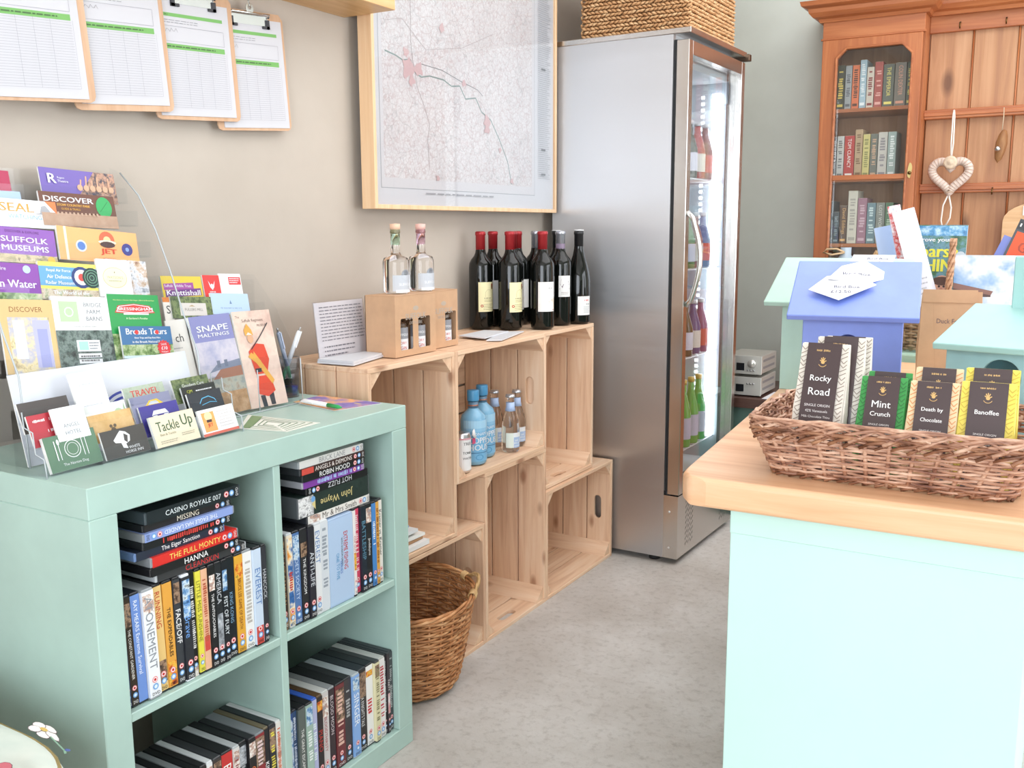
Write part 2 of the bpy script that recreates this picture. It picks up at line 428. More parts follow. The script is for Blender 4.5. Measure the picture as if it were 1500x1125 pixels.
# ============================================================ COUNTER
oak = wood('oak_worktop', ['d49e74', 'e8b78e', 'f2c8a4', 'b87d48'], .38, False, 0, .8, False)
tp = [(1.205, .400), (1.72, .408), (1.72, 1.80), (1.03, 1.80), (1.156, .455), (1.160, .43), (1.175, .408)]
b = B().prism(tp, [], .043, oak, Matrix.Translation((0, 0, .777)))
tag(b.build('counter_worktop', bevel=.012, seg=4), 'thick oak worktop with rounded corner on the pale mint counter', 'worktop')
cmint = paint('c2e3da', .5, .012, 3)
ct = thing('counter_cabinet', 'pale mint painted counter base under the oak worktop', 'counter', (1.2, .44, 0))
B().box((.03, 0, 0), (.414, .016, .777), cmint).build('front_panel', ct, bevel=.001)
B().box((.032, .016, 0), (.41, .03, .777), cmint).build('rear_panel', ct)
B().box((.03, -.003, .735), (.414, 0, .777), cmint).build('top_rail', ct, bevel=.001)
B().add([(.032, .03, 0), (.055, .03, 0), (-.035, 1.3, 0), (-.06, 1.3, 0), (.032, .03, .777), (.055, .03, .777), (-.035, 1.3, .777), (-.06, 1.3, .777)], [(0, 3, 2, 1), (4, 5, 6, 7), (0, 1, 5, 4), (1, 2, 6, 5), (2, 3, 7, 6), (3, 0, 4, 7)], cmint).build('side_panel', ct)
B().box((.385, .03, 0), (.41, 1.3, .777), cmint).build('side_panel', ct)
# lower mint shelf behind the counter
tag(B().box((1.1, 1.83, 0), (1.95, 2.35, .838), paint('a9c9b8', .5)).build('mint_cabinet', bevel=.006, seg=2), 'mint painted cabinet behind the oak counter, under the magazine basket', 'cabinet')

# ============================================================ FRIDGE
steel = metal('brushed_steel', 'c9c9cb', .34, .12); steel2 = metal('satin_steel', 'cfcbc6', .25); dark = C('1d1f22', .5)
fr = thing('drinks_fridge', 'tall brushed steel upright drinks fridge with lit glass door', 'fridge', (-.0035, 2.207, 0), (0, 0, -.0195))
FX, FW = .447, .56
b = B()
b.box((0, 0, .085), (FX, .02, 1.787), steel).box((0, FW-.02, .085), (FX, FW, 1.787), steel).box((0, 0, .022), (FX, .02, .085), steel)
b.box((0, .02, .2), (.02, FW-.02, 1.787), C('eef2f6', .3)).box((.02, .02, 1.70), (FX, FW-.02, 1.787), C('d8dce0', .3)).box((.02, .02, .022), (FX, FW-.02, .27), C('c9ccd0', .35))
b.build('cabinet_body', fr)
B().box((.02, .02, .27), (FX, .028, 1.70), C('a8b0b8', .3)).box((.02, FW-.028, .27), (FX, FW-.02, 1.70), C('a8b0b8', .3)).build('inner_lining', fr)
B().box((0, -.002, 1.787), (FX+.06, FW+.002, 1.806), steel2).build('top_lid', fr, bevel=.002)
B().box((FX, .004, .262), (FX+.009, FW-.004, 1.765), dark).box((FX, .05, .29), (FX+.0095, FW-.05, 1.74), dark).build('door_gasket', fr) if 0 else None
# gasket as frame
def rectframe(b, x0, x1, y0, y1, z0, z1, w, mat, wt=None):
    wt = wt or w
    b.box((x0, y0, z0), (x1, y0+w, z1), mat).box((x0, y1-w, z0), (x1, y1, z1), mat).box((x0, y0+w, z0), (x1, y1-w, z0+wt), mat).box((x0, y0+w, z1-wt), (x1, y1-w, z1), mat); return b
rectframe(B(), FX, FX+.012, .006, FW-.006, .262, 1.77, .03, dark).build('door_gasket', fr)
door = rectframe(B(), FX+.012, FX+.055, 0, FW, .252, 1.768, .034, steel2, .045).build('door_frame', fr, bevel=.0015)
B().box((FX+.028, .034, .297), (FX+.032, FW-.034, 1.723), pane('fridge_door_glass', (.97, .98, .98), 1.3)).build('door_glass', door)
B().box((FX+.056, FW-.075, 1.62), (FX+.057, FW-.04, 1.70), C('e8ecf4', .4)).build('door_sticker', door)
B().box((FX, FW+.0, 1.775), (FX+.07, FW+.025, 1.80), metal('bronze_hinge', '6d5a4c', .4)).build('hinge', fr, bevel=.002)
hb = B(); hp = [(FX+.055, .018, .98+.0), (FX+.075, .018, 1.0)]+[(FX+.075+.028*sin(pi*i/12), .018, 1.0+.27*i/12) for i in range(1, 12)]+[(FX+.075, .018, 1.27), (FX+.055, .018, 1.29)]
hb.tube([(p[0], p[1], p[2]-.07) for p in hp], .009, metal('handle_steel', 'e4e4e2', .22), 10); hb.build('door_handle', door)
# kick grille with slanted slots
hl = []
for cx0 in (.075, .43):
    for i in range(6):
        for j in range(9):
            x = cx0+i*.013; z = .05+j*.0195+(i % 2)*.006; hl.append([(x, z), (x+.007, z+.009), (x+.007, z+.016), (x, z+.007)])
g = B().prism([(0, .022), (FW, .022), (FW, .248), (0, .248)], hl, .004, steel2, Matrix(((0, 0, 1, FX+.049), (1, 0, 0, 0), (0, 1, 0, 0), (0, 0, 0, 1))))
g.box((FX, 0, .022), (FX+.049, .004, .248), steel2).box((FX, FW-.004, .022), (FX+.049, FW, .248), steel2); g.build('kick_grille', fr)
B().box((FX+.01, .01, .03), (FX+.03, FW-.01, .24), dark).build('grille_backing', fr)
for z in (.06, .19): B().lathe([(.004, 0), (.004, .0015), (.001, .002)], C('f0f0f0', .3, .6), 10, Matrix.Translation((FX+.022, 0, z)) @ Matrix.Rotation(R(90), 4, 'X')).build('screw', fr)
for x in (.05, .40):
    for y in (.04, FW-.04): B().lathe([(.02, 0), (.02, .012), (.014, .014), (.014, .022)], C('2b2b2c', .6), 14, Matrix.Translation((x, y, 0))).build('foot', fr)
for z in (.36, .70, 1.02, 1.34):
    b = B()
    for k in range(15): y = .035+k*.035; b.tube([(.03, y, z), (FX-.02, y, z)], .0018, C('dfe3e6', .3, .5), 5)
    for x in (.03, .2, FX-.02): b.tube([(x, .03, z), (x, FW-.03, z)], .0028, C('dfe3e6', .3, .5), 5)
    b.build('wire_shelf', fr)
B().box((FX-.05, FW-.05, .36), (FX-.02, FW-.032, 1.66), glow('fridge_led_strip', (.86, .92, 1), 9)).build('led_strip', fr)
B().box((.1, .1, 1.69), (.3, FW-.1, 1.699), glow('fridge_led_top', (.9, .95, 1), 2.5)).build('led_panel', fr)
b = B()
for yy in (FW-.0285,):
    for xx in (FX-.10, FX-.16, FX-.22):
        for i in range(56): b.box((xx, yy-.002, .37+i*.0232), (xx+.012, yy, .381+i*.0232), glow('fridge_led_dots', (.88, .94, 1), 3.5))
o = b.build('light_dots', fr); o['kind'] = 'stuff'
pl = bpy.data.lights.new('fridge_lamp', 'AREA'); pl.shape = 'RECTANGLE'; pl.size = .03; pl.size_y = 1.2; pl.energy = .7; pl.color = (.9, .95, 1)
po = bpy.data.objects.new('fridge_lamp', pl); COL.objects.link(po); po.parent = fr; po.location = (FX-.06, FW-.06, 1.0); po.rotation_euler = Matrix(((0, 0, -.0), (0, 0, 0), (0, 0, 0))).to_euler() if 0 else (R(90), 0, R(160))

# ============================================================ DRESSER (far right, against the back wall)
mah = wood('red_brown_pine', ['925130', 'ad663c', 'c27d4e', '6a3a22'], .38, False, 2, .7)
mahx = wood('red_brown_rail', ['925130', 'ad663c', 'c27d4e', '6a3a22'], .38, False, 0, .7)
brd = wood('dresser_board', ['98684c', 'b3825c', 'c89a74', '5c3a28'], .5, True, 2, .5)
dr = thing('dresser', 'tall red brown wooden dresser with glazed side cupboard against the back wall', 'dresser', (.66, 3.3, 0))
b = B().box((-.02, -.12, .86), (1.66, .29, .9), mahx); b.build('dresser_top', dr, bevel=.004)
B().box((0, -.1, 0), (1.64, .29, .86), mah).build('base_cupboard', dr, bevel=.002)
B().box((0, 0, .9), (.02, .29, 1.99), mah).build('side_panel', dr); B().box((.365, .02, .9), (.387, .29, 1.99), mah).build('side_panel', dr)
B().box((.02, .27, .9), (.365, .285, 1.99), brd).build('cupboard_back', dr); B().box((.02, .0, 1.915), (.365, .27, 1.93), mah).build('cupboard_top', dr)
B().box((0, -.004, 1.918), (.387, .02, 1.99), mahx).box((-.006, -.01, 1.914), (.392, .0, 1.922), mahx).build('frieze', dr, bevel=.0015)
# cornice: moulded profile swept along the front and returned on the left
prof = [(.0, 1.985), (.012, 1.985), (.018, 1.998), (.036, 2.004), (.05, 2.02), (.052, 2.035), (.075, 2.045), (.08, 2.062), (.0, 2.075)]
b = B(); path = [(0, .29, -1, 0), (0, 0, -1, -1), (.387, 0, 1, -1), (.387, .1, 1, -1), (1.7, .1, 0, -1)]
vs = []
for (px, py, nx, ny) in path:
    for q, z in prof: vs.append((px+nx*q*(1 if (px, py) != (.387, .1) else 1), py+ny*q, z))
n = len(prof); fs = []
for i in range(len(path)-1):
    for j in range(n-1): fs.append((i*n+j, (i+1)*n+j, (i+1)*n+j+1, i*n+j+1))
b.add(vs, fs, mahx); b.build('cornice', dr)
# cupboard door: frame with chamfered-corner opening
op = [(.065, .105), (.345, .105), (.345, .935), (.308, .972), (.1, .972), (.065, .937)]
MX = Matrix(((1, 0, 0, 0), (0, 0, -1, 0), (0, 1, 0, .9), (0, 0, 0, 1)))
drd = B().prism([(.004, .01), (.383, .01), (.383, 1.012), (.004, 1.012)], [op], .02, mah, MX).build('cupboard_door', dr, (0, .0, 0), bevel=.0015)
op2 = [(.057, .097), (.353, .097), (.353, .939), (.312, .98), (.096, .98), (.057, .941)]
B().prism(op2, [op], .006, mahx, MX @ Matrix.Translation((0, 0, .02))).build('moulding', drd, bevel=.002)
B().box((.065, -.018, 1.357), (.345, -.004, 1.377), mahx).build('glazing_bar', drd, bevel=.002)
gl = pane('cupboard_glass', (.97, .98, .97), 1.2)
B().prism([(.06, .1), (.35, .1), (.35, .94), (.31, .977), (.098, .977), (.06, .94)], [], .003, gl, MX @ Matrix.Translation((0, 0, .006))).build('door_pane', drd)
b = B(); brass = metal('old_brass', 'c7b37a', .35)
b.prism([(.008*cos(a)*(1.0+.25*sin(2*a)), .03*sin(a)) for a in [2*pi*i/20 for i in range(20)]], [], .003, brass, Matrix(((1, 0, 0, .364), (0, 0, -1, -.02), (0, 1, 0, 1.388), (0, 0, 0, 1))))
b.lathe([(.002, 0), (.002, .01), (.006, .014), (.007, .02), (.004, .024)], metal('dark_brass', '6b5433', .35), 12, Matrix.Translation((.366, -.022, 1.378)) @ Matrix.Rotation(R(90), 4, 'X'))
b.build('door_latch', drd)
for z in (1.10, 1.366, 1.645): B().box((.02, .025, z-.014), (.365, .27, z), mahx).build('cupboard_shelf', dr)
# backboards of the open part, rails with hooks
for i in range(9):
    x0 = .387+i*.16-(.025 if i else 0)*0; B().box((x0+.0025, .14, .9), (x0+.1575, .155, 1.985), brd).build('backboard', dr, bevel=.003)
    if i: B().tube([(x0, .138, .9), (x0, .138, 1.985)], .003, mah, 6).build('bead', dr)
B().box((.387, .12, 1.925), (1.7, .14, 2.005), mahx).build('hook_rail', dr, bevel=.002)
for z in (1.592, 1.302): B().box((.387, .1, z), (1.7, .14, z+.036), mahx).box((.387, .094, z+.010), (1.7, .1, z+.026), mahx).build('plate_rail', dr, bevel=.002)
for x, z in ((.498, 1.958), (.66, 1.958), (.655, 1.318)):
    B().tube([(x, .12 if z > 1.9 else .094, z), (x, .10 if z > 1.9 else .08, z-.004), (x, .092 if z > 1.9 else .072, z-.016), (x, .1 if z > 1.9 else .08, z-.026)], .0028, metal('dark_brass', '6b5433', .35), 6).build('cup_hook', dr)

# ============================================================ MAP, WALL SHELF
bamboo = wood('pale_frame_wood', ['dfb48a', 'ebc59c', 'f2d2ae', 'c09060'], .4, False, 2, 1)
bambx = wood('pale_shelf_wood', ['c99a63', 'd6aa75', 'e0b885', 'b08050'], .4, False, 1, 1)
mpt = thing('framed_map', 'large pale road map in a deep light wood frame on the beige wall', 'map', (-.02, 1.165, 1.222), (0, 0, 0))
MW, MH = 1.02, 1.15
B().box((-.03, .3, .3), (0, .7, 1.0), bamboo).build('wall_batten', mpt)
b = B(); rectframe(b, 0, .045, 0, MW, 0, MH, .012, bamboo); b.build('frame', mpt, (0, 0, 0), bevel=.001)
def map_mat():
    m_, nt, b = newmat('map_print'); v = mp(nt, (1, 1, 1)); base = ramp(nt, noise(nt, v, 7, 3), [(.3, 'cac7c9'), (.6, 'd2d0d2')])
    def lay(base, sc, w0, w1, col, fac):
        vo = nd(nt, 'ShaderNodeTexVoronoi'); vo.feature = 'DISTANCE_TO_EDGE'; vo.inputs['Scale'].default_value = sc
        ns = nd(nt, 'ShaderNodeTexNoise'); ns.inputs['Scale'].default_value = sc*1.5; nt.links.new(v, ns.inputs['Vector'])
        ad = nt.nodes.new('ShaderNodeMix'); ad.data_type = 'RGBA'; ad.blend_type = 'LINEAR_LIGHT'; ad.inputs[0].default_value = .6/sc
        nt.links.new(v, ad.inputs[6]); nt.links.new(ns.outputs[1], ad.inputs[7]); nt.links.new(ad.outputs[2], vo.inputs['Vector'])
        mr = nt.nodes.new('ShaderNodeMapRange'); mr.inputs[1].default_value = w0; mr.inputs[2].default_value = w1; mr.inputs[3].default_value = fac; mr.inputs[4].default_value = 0
        nt.links.new(vo.outputs['Distance'], mr.inputs[0]); mx = nt.nodes.new('ShaderNodeMix'); mx.data_type = 'RGBA'
        nt.links.new(mr.outputs[0], mx.inputs[0]); nt.links.new(base, mx.inputs[6]); mx.inputs[7].default_value = (*lin(hx(col)), 1); return mx.outputs[2]
    c = lay(base, 80, .03, .14, 'a4989a', .3); c = lay(c, 34, .02, .06, 'ab8e90', .36); c = lay(c, 11, .006, .018, '94969a', .36)
    n = noise(nt, v, 3.3, 5, .7); tw = nt.nodes.new('ShaderNodeMapRange'); tw.inputs[1].default_value = .66; tw.inputs[2].default_value = .7; tw.inputs[3].default_value = 0; tw.inputs[4].default_value = .2
    nt.links.new(n, tw.inputs[0]); mx = nt.nodes.new('ShaderNodeMix'); mx.data_type = 'RGBA'; nt.links.new(tw.outputs[0], mx.inputs[0]); nt.links.new(c, mx.inputs[6]); mx.inputs[7].default_value = (*lin(hx('cfaeb0')), 1)
    nt.links.new(mx.outputs[2], b.inputs['Base Color']); b.inputs['Roughness'].default_value = .5; return m_
B().box((.03, .012, .012), (.036, MW-.012, MH-.012), C('c8c9ce', .5)).build('map_sheet', mpt)
P = Prn(plane((.036, .012, .012), (0, 1, 0), (0, 0, 1)))
P.rect(.025, .044, .864, 1.1, C('9aa0a6')); P.rect(.027, .046, .862, 1.1, C('c8c7cb')); P.rect(.04, .072, .845, 1.09, map_mat())
gr = C('75797d')
riv = [(0.053, 0.399), (0.1, 0.393), (0.131, 0.385), (0.167, 0.391), (0.189, 0.358), (0.217, 0.351), (0.256, 0.359), (0.325, 0.357), (0.366, 0.344), (0.409, 0.35), (0.44, 0.316), (0.496, 0.325), (0.529, 0.287), (0.582, 0.268), (0.635, 0.211), (0.684, 0.146), (0.709, 0.077)]
P.line(riv, .004, C('7f9290')); P.line([(.218, .386), (.316, .383), (.42, .363), (.508, .35), (.536, .335)], .002, gr); P.line([(.171, .9), (.171, .495), (.169, .442), (.177, .391), (.197, .319), (.224, .279), (.252, .227), (.241, .182), (.248, .1)], .002, C('a2989a')); P.line([(.056, .475), (.13, .493), (.239, .427), (.422, .459), (.603, .528)], .0015, C('aaa2a4')); P.line([(.3, .75), (.45, .82), (.62, .74), (.8, .9)], .002, gr)
tw = C('c2a6a8')
for u, v, r in ((.145, .407, .012), (.153, .367, .026), (.204, .371, .018), (.17, .337, .014), (.319, .499, .012), (.43, .361, .010), (.558, .263, .018), (.557, .239, .014), (.635, .18, .008), (.287, .079, .008), (.709, .087, .009), (.4, .7, .012), (.7, .8, .015)):
    P.poly([(u+r*(1+.35*sin(3*a+u*50))*cos(a), v+r*(1+.3*cos(4*a+v*40))*sin(a)) for a in [2*pi*i/16 for i in range(16)]], tw)
P.lines(.885, .10, .975, 1.1, 150, C('a4a6ab'), .35, 5, .3); P.lines(.226, .03, .683, .038, 1, C('9a9ca2'), .5, 6)
for v in (.69, .46, .195, .113): P.rect(.905, v, .935, v+.007, C('76797d'))
P.b.build('map_print', mpt)
B().box((.04, .012, .012), (.0415, MW-.012, MH-.012), pane('map_glazing', (.98, .98, .98), .5)).build('map_glazing', mpt)
# shelf seen at the very top
sb = thing('wall_shelf', 'light wooden wall shelf at the very top, beside the framed map', 'shelf', (WX, 0, 1.707))
B().box((0, .1, .0), (.165, 1.15, .04), bambx).build('shelf_board', sb, bevel=.001)

# ============================================================ FILM DISCS
ORD = ['first', 'second', 'third', 'fourth', 'fifth', 'sixth', 'seventh', 'eighth', 'ninth', 'tenth', 'eleventh', 'twelfth', 'thirteenth', 'fourteenth', 'fifteenth', 'sixteenth', 'seventeenth', 'eighteenth', 'nineteenth', 'twentieth']
pink = C('e98f90'); white = C('f2f2f2'); bluec = C('6fa3d8'); red = C('c8282c')
def disc(label, group, sp, tc, title, x, y, z, th, H=.19, lean=0, flat=0, case='232427', D=.135, bold=0, badge=True, art=None, tv=(.27, .93), th2=None, extra=None):
    t = thing('film_disc', label, 'dvd', (x, y, z), (R(flat or lean), 0, 0), group)
    B().box((-D, 0, 0), (0, th, H), C(case, .35)).build('case', t, bevel=min(.0012, th*.1))
    b = B().box((-D+.004, -.0003, .004), (.0004, th+.0003, H-.004), C(sp, .3))
    b.build('sleeve', t)
    P = Prn(plane((.0004, 0, 0), (0, 1, 0), (0, 0, 1)))
    if art: Q = Prn(plane((.0004, 0, 0), (0, 1, 0), (0, 0, 1))); Q.rect(.0006, H*art[0], th-.0006, H*art[1], photo(*art[2])); Q.b.build('spine_picture', t); P.up()
    if title: P.text(title, th*.14, H*tv[0], th*.86, H*tv[1], C(tc, .4), rot=90, bold=bold)
    if badge:
        r = min(th*.36, .0055); P.circ(th/2, .033, r, pink, 10); P.circ(th/2, .033, r*.72, white, 8); P.circ(th/2, .033, r*.5, red, 6)
        P.circ(th/2, .021, r, bluec, 10); P.circ(th/2, .021, r*.6, C('d8e6f4'), 8)
        lt = sum(hx(sp)) > 380; P.text('DVD', th*.15, .0065, th*.85, .012, C('222222' if lt else 'e8e8e8'), fit=True)
    if extra: extra(P, th, H)
    P.b.build('spine_print', t)
    return t
ART1 = ('print_dark_faces', ['1b1a1f', '5c4638', 'a98a70', '2a2f3a'], 90); ART2 = ('print_blue_scene', ['20406f', '5d8fc0', 'd7e6ee', '33302c'], 80)
ART3 = ('print_orange_fire', ['7a1f12', 'd76a22', 'f0c04a', '2b1510'], 70); ART4 = ('print_pale', ['d9cfc6', 'f2efea', 'b98f7c', '8c9aa6'], 80)
# --- upper left: flat stack, bottom to top
UL = [('grey cased disc with red capital letters, bottom of the left flat stack', '3a3a3c', 'd23b3b', 'CLEANSKIN', .322, .200, .014, 'b9bdc0', 90),
 ('black disc with white capitals, second up in the left flat stack', '1d1c1e', 'f2f2f2', 'HANNA', .304, .195, .014, '1d1d20', 90),
 ('bright red disc with yellow lettering in the left flat stack', 'd5322c', 'f4d36a', 'THE FULL MONTY', .303, .19, .017, '8d9094', 90),
 ('black and pale blue disc with white lettering, under a black one', '2b3140', 'f2f2f2', 'The Eiger Sanction', .278, .19, .014, '6c86b4', 90),
 ('black disc with red lettering in the middle of left flat stack', '1c1c1f', 'd8463e', '~SECOND IN', .294, .19, .014, '26272a', 90),
 ('periwinkle blue disc with white upside down capitals, third from stack top', '8b9fd6', 'eef2fa', 'THE EAGLE HAS LANDED', .298, .195, .014, '8f9297', -90),
 ('black disc with cream serif capitals, second from the stack top', '2a2626', 'efe6d2', 'MISSING', .299, .19, .013, '202225', 90),
 ('thick black box disc topmost on the left flat stack', '20272b', 'dfe8ea', 'CASINO ROYALE 007', .316, .205, .021, '414b50', 90)]
z = .6005
for i, (lb, sp, tc, tt_, yr, H, th, cs, fl) in enumerate(UL):
    x = .368+.012*random.random()
    if fl > 0: disc(lb, 'discs lying flat, upper left cubby', sp, tc, tt_, x, yr, z, th-.0004, H, 0, 90, cs, tv=(.22, .8))
    else: disc(lb, 'discs lying flat, upper left cubby', sp, tc, tt_, x, yr-H, z+th-.0004, th-.0004, H, 0, -90, cs, tv=(.22, .8))
    z += th
# --- upper left: upright row
def row(cubby, data, zb, Hd=.19, x0=.374):
    for i, d in enumerate(data):
        y0, y1, lean, look, sp, tc, tt_ = d[:7]; kw = d[7] if len(d) > 7 else {}
        lb = look+', '+(ORD[i] if i else 'first')+' from left, upright in '+cubby
        disc(lb, 'discs upright in the '+cubby, sp, tc, tt_, x0+.007*random.random(), y0+.0004, zb, y1-y0-.0009, kw.pop('H', Hd), lean, 0, **kw)
K = dict
row('upper left cubby', [
 (.0515, .0625, 1.2, 'slim dark blue disc', '2b3a58', 'dddddd', '', K(case='2c3340')),
 (.063, .0765, 1.6, 'dark brown disc with white capitals', '35291f', 'f0ede6', 'THE CONSTANT GARDENER', K(art=(.72, .93, ART1), tv=(.25, .7))),
 (.077, .0945, 1.6, 'medium blue disc', '6e8fd0', 'eef2fa', 'RAY MEARS Extreme Survival', K(case='20242c', badge=False)),
 (.095, .1175, 1.4, 'white disc with grey wide capitals', 'e9ebef', '8a8f96', 'ATONEMENT', K(case='9a9ea2', art=(.78, .95, ART4))),
 (.118, .1355, 1.2, 'straw yellow disc with red lettering', 'e3c07c', 'c23c30', 'RUNNING', K(art=(.1, .3, ART1), tv=(.6, .93))),
 (.136, .1545, .7, 'orange yellow disc with black capitals', 'dfa145', '2a1a10', 'THE EXPENDABLES', K(art=(.03, .25, ART3), tv=(.3, .75), bold=.0003)),
 (.155, .1695, .3, 'charcoal disc with bold white title', '3a3d42', 'f0f0f0', 'FACE/OFF', K(bold=.0004, art=(.76, .95, ART1), tv=(.35, .74))),
 (.170, .1875, .2, 'white topped disc', '2b2d33', '6ea0e0', 'The Brave', K(case='dfe3e8', art=(.6, .95, ART2))),
 (.188, .2005, 0, 'thin black disc', '17171a', 'e0e0e0', '~THE GHOST SHIP / GHOST CLUB', K(art=(.0, .1, ART4))),
 (.201, .2125, 0, 'lime yellow disc with olive capitals', 'e2d84e', '6b6a20', 'LITTLE MISS SUNSHINE', K()),
 (.213, .2265, 0, 'peach disc with red label block', 'e8b694', 'b85a3c', '~Sweet Home Alabama', K(art=(.2, .34, ('print_red', ['c5433a', 'd8584c'], 20)), badge=False)),
 (.227, .2415, 0, 'black disc with bold white capitals', '1c1c1e', 'f4f4f4', 'THE UNTOUCHABLES', K(tv=(.3, .72), art=(.75, .9, ART4))),
 (.242, .2565, 0, 'black and silver disc', '25272b', 'c8ccd2', 'AMERICA', K(art=(.15, .5, ('print_silver', ['26282c', '9a9fa6', 'd8dce2'], 60)), tv=(.6, .9))),
 (.257, .2695, 0, 'black disc with pale blue picture', '1e2026', 'dfe6ea', 'FIST OF FURY', K(art=(.7, .9, ART2), tv=(.25, .66))),
 (.270, .2895, 0, 'black disc with steel blue capitals', '1b2026', '7fa8c8', 'KING KONG', K(tv=(.35, .65))),
 (.290, .3095, 0, 'golden yellow disc with brown capitals', 'e0a63a', '7a3a14', 'BRUCE LEE GAME OF DEATH', K(tv=(.25, .75), art=(.75, .9, ART3))),
 (.310, .3315, 0, 'plain white disc', 'ecebe8', 'b9b2aa', '~Love Actually', K(case='8f9498')),
 (.332, .3515, 0, 'pale blue disc with red top', 'c9d8ea', '5b83bd', 'EVEREST', K(art=(.02, .2, ('print_red', ['8c2f34', '5a2226'], 20)))),
 (.352, .3640, 0, 'dark grey disc', '33343a', 'c8ccd0', 'HANCOCK', K())], .4085)
# --- upper right stack
UR = [('white disc with pictures and grey title, bottom of the right flat stack', 'e9e4de', '6b6460', 'Mr & Mrs Smith', .682, .197, .0165, '303238', 90),
 ('thick dark green boxed set in the right flat stack', '25332f', 'd9c98a', 'John Wayne', .679, .218, .042, '565a5e', -90),
 ('black disc with blocky white capitals, right flat stack', '19191b', 'cfd3d8', 'HOT FUZZ', .676, .19, .015, '1d1e20', -90),
 ('purple disc with pale blue lettering in the right flat stack', '7e3f9c', 'a9c8ef', '~the History Boys', .665, .19, .014, 'a4a4ac', 90),
 ('black disc with large white serif capitals, right flat stack', '171a1c', 'f4f4f4', 'ROBIN HOOD', .664, .19, .0145, '26292c', 90),
 ('dark brown disc with red ends, second from right stack top', '3a2422', 'efe9e4', 'ANGELS & DEMONS', .664, .198, .0135, '33363a', 90),
 ('white disc topmost on the right flat stack', 'ebe9e6', '9c9c9e', 'BRICK LANE', .664, .198, .0145, '9fa4a8', 90)]
z = .5985
for i, (lb, sp, tc, tt_, yr, H, th, cs, fl) in enumerate(UR):
    x = .37+.01*random.random(); ex = None; kw = {}
    if i == 1:
        def ex(P, th, H):
            P.rect(.001, .002, th-.001, .045, photo('print_bw', ['1e1e20', 'b8b8ba', 'f0f0f0', '3a3a3c'], 70)); P.poly([(.01, .05), (.02, .04), (.032, .05)], C('d9c98a')); P.circ(.01, .044, .006, bluec)
        kw = dict(badge=False, extra=ex, bold=.0002)
    if i == 0: kw = dict(art=(.8, .95, ART4))
    if i == 5: kw = dict(art=(.8, .97, ('print_red', ['a8262a', '701c20'], 20)))
    if fl > 0: disc(lb, 'discs lying flat, upper right cubby', sp, tc, tt_, x, yr, z, th-.0004, H, 0, 90, cs, tv=(.22, .78), **kw)
    else: disc(lb, 'discs lying flat, upper right cubby', sp, tc, tt_, x, yr-H, z+th-.0004, th-.0004, H, 0, -90, cs, tv=(.3, .75), **kw)
    z += th
row('upper right cubby', [
 (.406, .4225, .6, 'dark brown disc with gold capitals', '3b2a22', 'b08a60', 'THE LAST SAMURAI', K(art=(.0, .15, ART1))),
 (.423, .4385, .5, 'orange and blue picture disc', 'e8dcc8', 'c2402c', '~The Children', K(art=(.03, .95, ('print_beach', ['c84a22', 'f0b050', 'f4ead4', '3a6fb0', '24508c'], 26)), case='c9ced2', tv=(.4, .6))),
 (.439, .4575, .4, 'mid blue disc', '5477ad', 'cfe0f4', 'DEAD POETS SOCIETY', K(art=(.7, .95, ART2))),
 (.458, .4775, .3, 'black disc with white capitals', '28282c', 'f2f2f2', 'THE KINGDOM', K(tv=(.3, .68), art=(.7, .85, ART1))),
 (.478, .4955, .2, 'black disc with wide pale capitals', '2c2a33', 'd6dbe2', 'ANTI-LIFE', K(tv=(.35, .72))),
 (.496, .5145, 0, 'white disc with blue capitals', 'e6e8ea', '5b83bd', 'EVEREST', K(case='cfd3d6', tv=(.55, .93))),
 (.515, .5385, 0, 'pale grey blank disc box', 'd9dee4', '98a0aa', '~SEVENTH HEAVEN', K(case='d9dde0', badge=False)),
 (.539, .6130, 0, 'wide pale blue boxed set', 'b4cbe8', 'c64040', '', K(H=.186, case='a9c0de', badge=False, extra=lambda P, th, H: (P.text('EXTREME FISHING', .044, .07, .056, .15, C('c64040'), rot=90, fit=True, bold=.0004), P.text('WITH ROBSON GREEN', .036, .08, .041, .14, C('44464c'), rot=90, fit=True), P.text('SERIES', .032, .055, .039, .10, C('5d86c8'), rot=90), P.text('ONE TO FIVE', .02, .055, .029, .11, C('58a0cc'), rot=90, fit=True)))),
 (.614, .6225, 0, 'slim white disc with red capitals', 'ece6e4', 'c43030', 'COP OUT', K(art=(.3, .5, ART3))),
 (.623, .6375, 0, 'hot pink disc', 'e0506e', 'f8d8de', '~Wild Child', K()),
 (.638, .6545, 0, 'black disc with steel blue capitals', '1d2733', '5f8fa8', 'BATTLESHIP', K(bold=.0003)),
 (.655, .6735, 0, 'black disc with small white script', '202226', 'e8e8e8', 'Jindabyne', K(tv=(.4, .6), art=(.78, .95, ART4))),
 (.674, .6875, 0, 'bright blue disc', '4a86c8', 'dfeaf8', '~ABCDE', K(tv=(.5, .8))),
 (.688, .6985, 0, 'amber yellow disc', 'dba24a', '8a4a18', '~THE GOLD RUSH', K()),
 (.699, .7125, 0, 'cream white disc with black lettering', 'e9e4dc', '333333', 'Kramer vs. Kramer', K())], .4085)
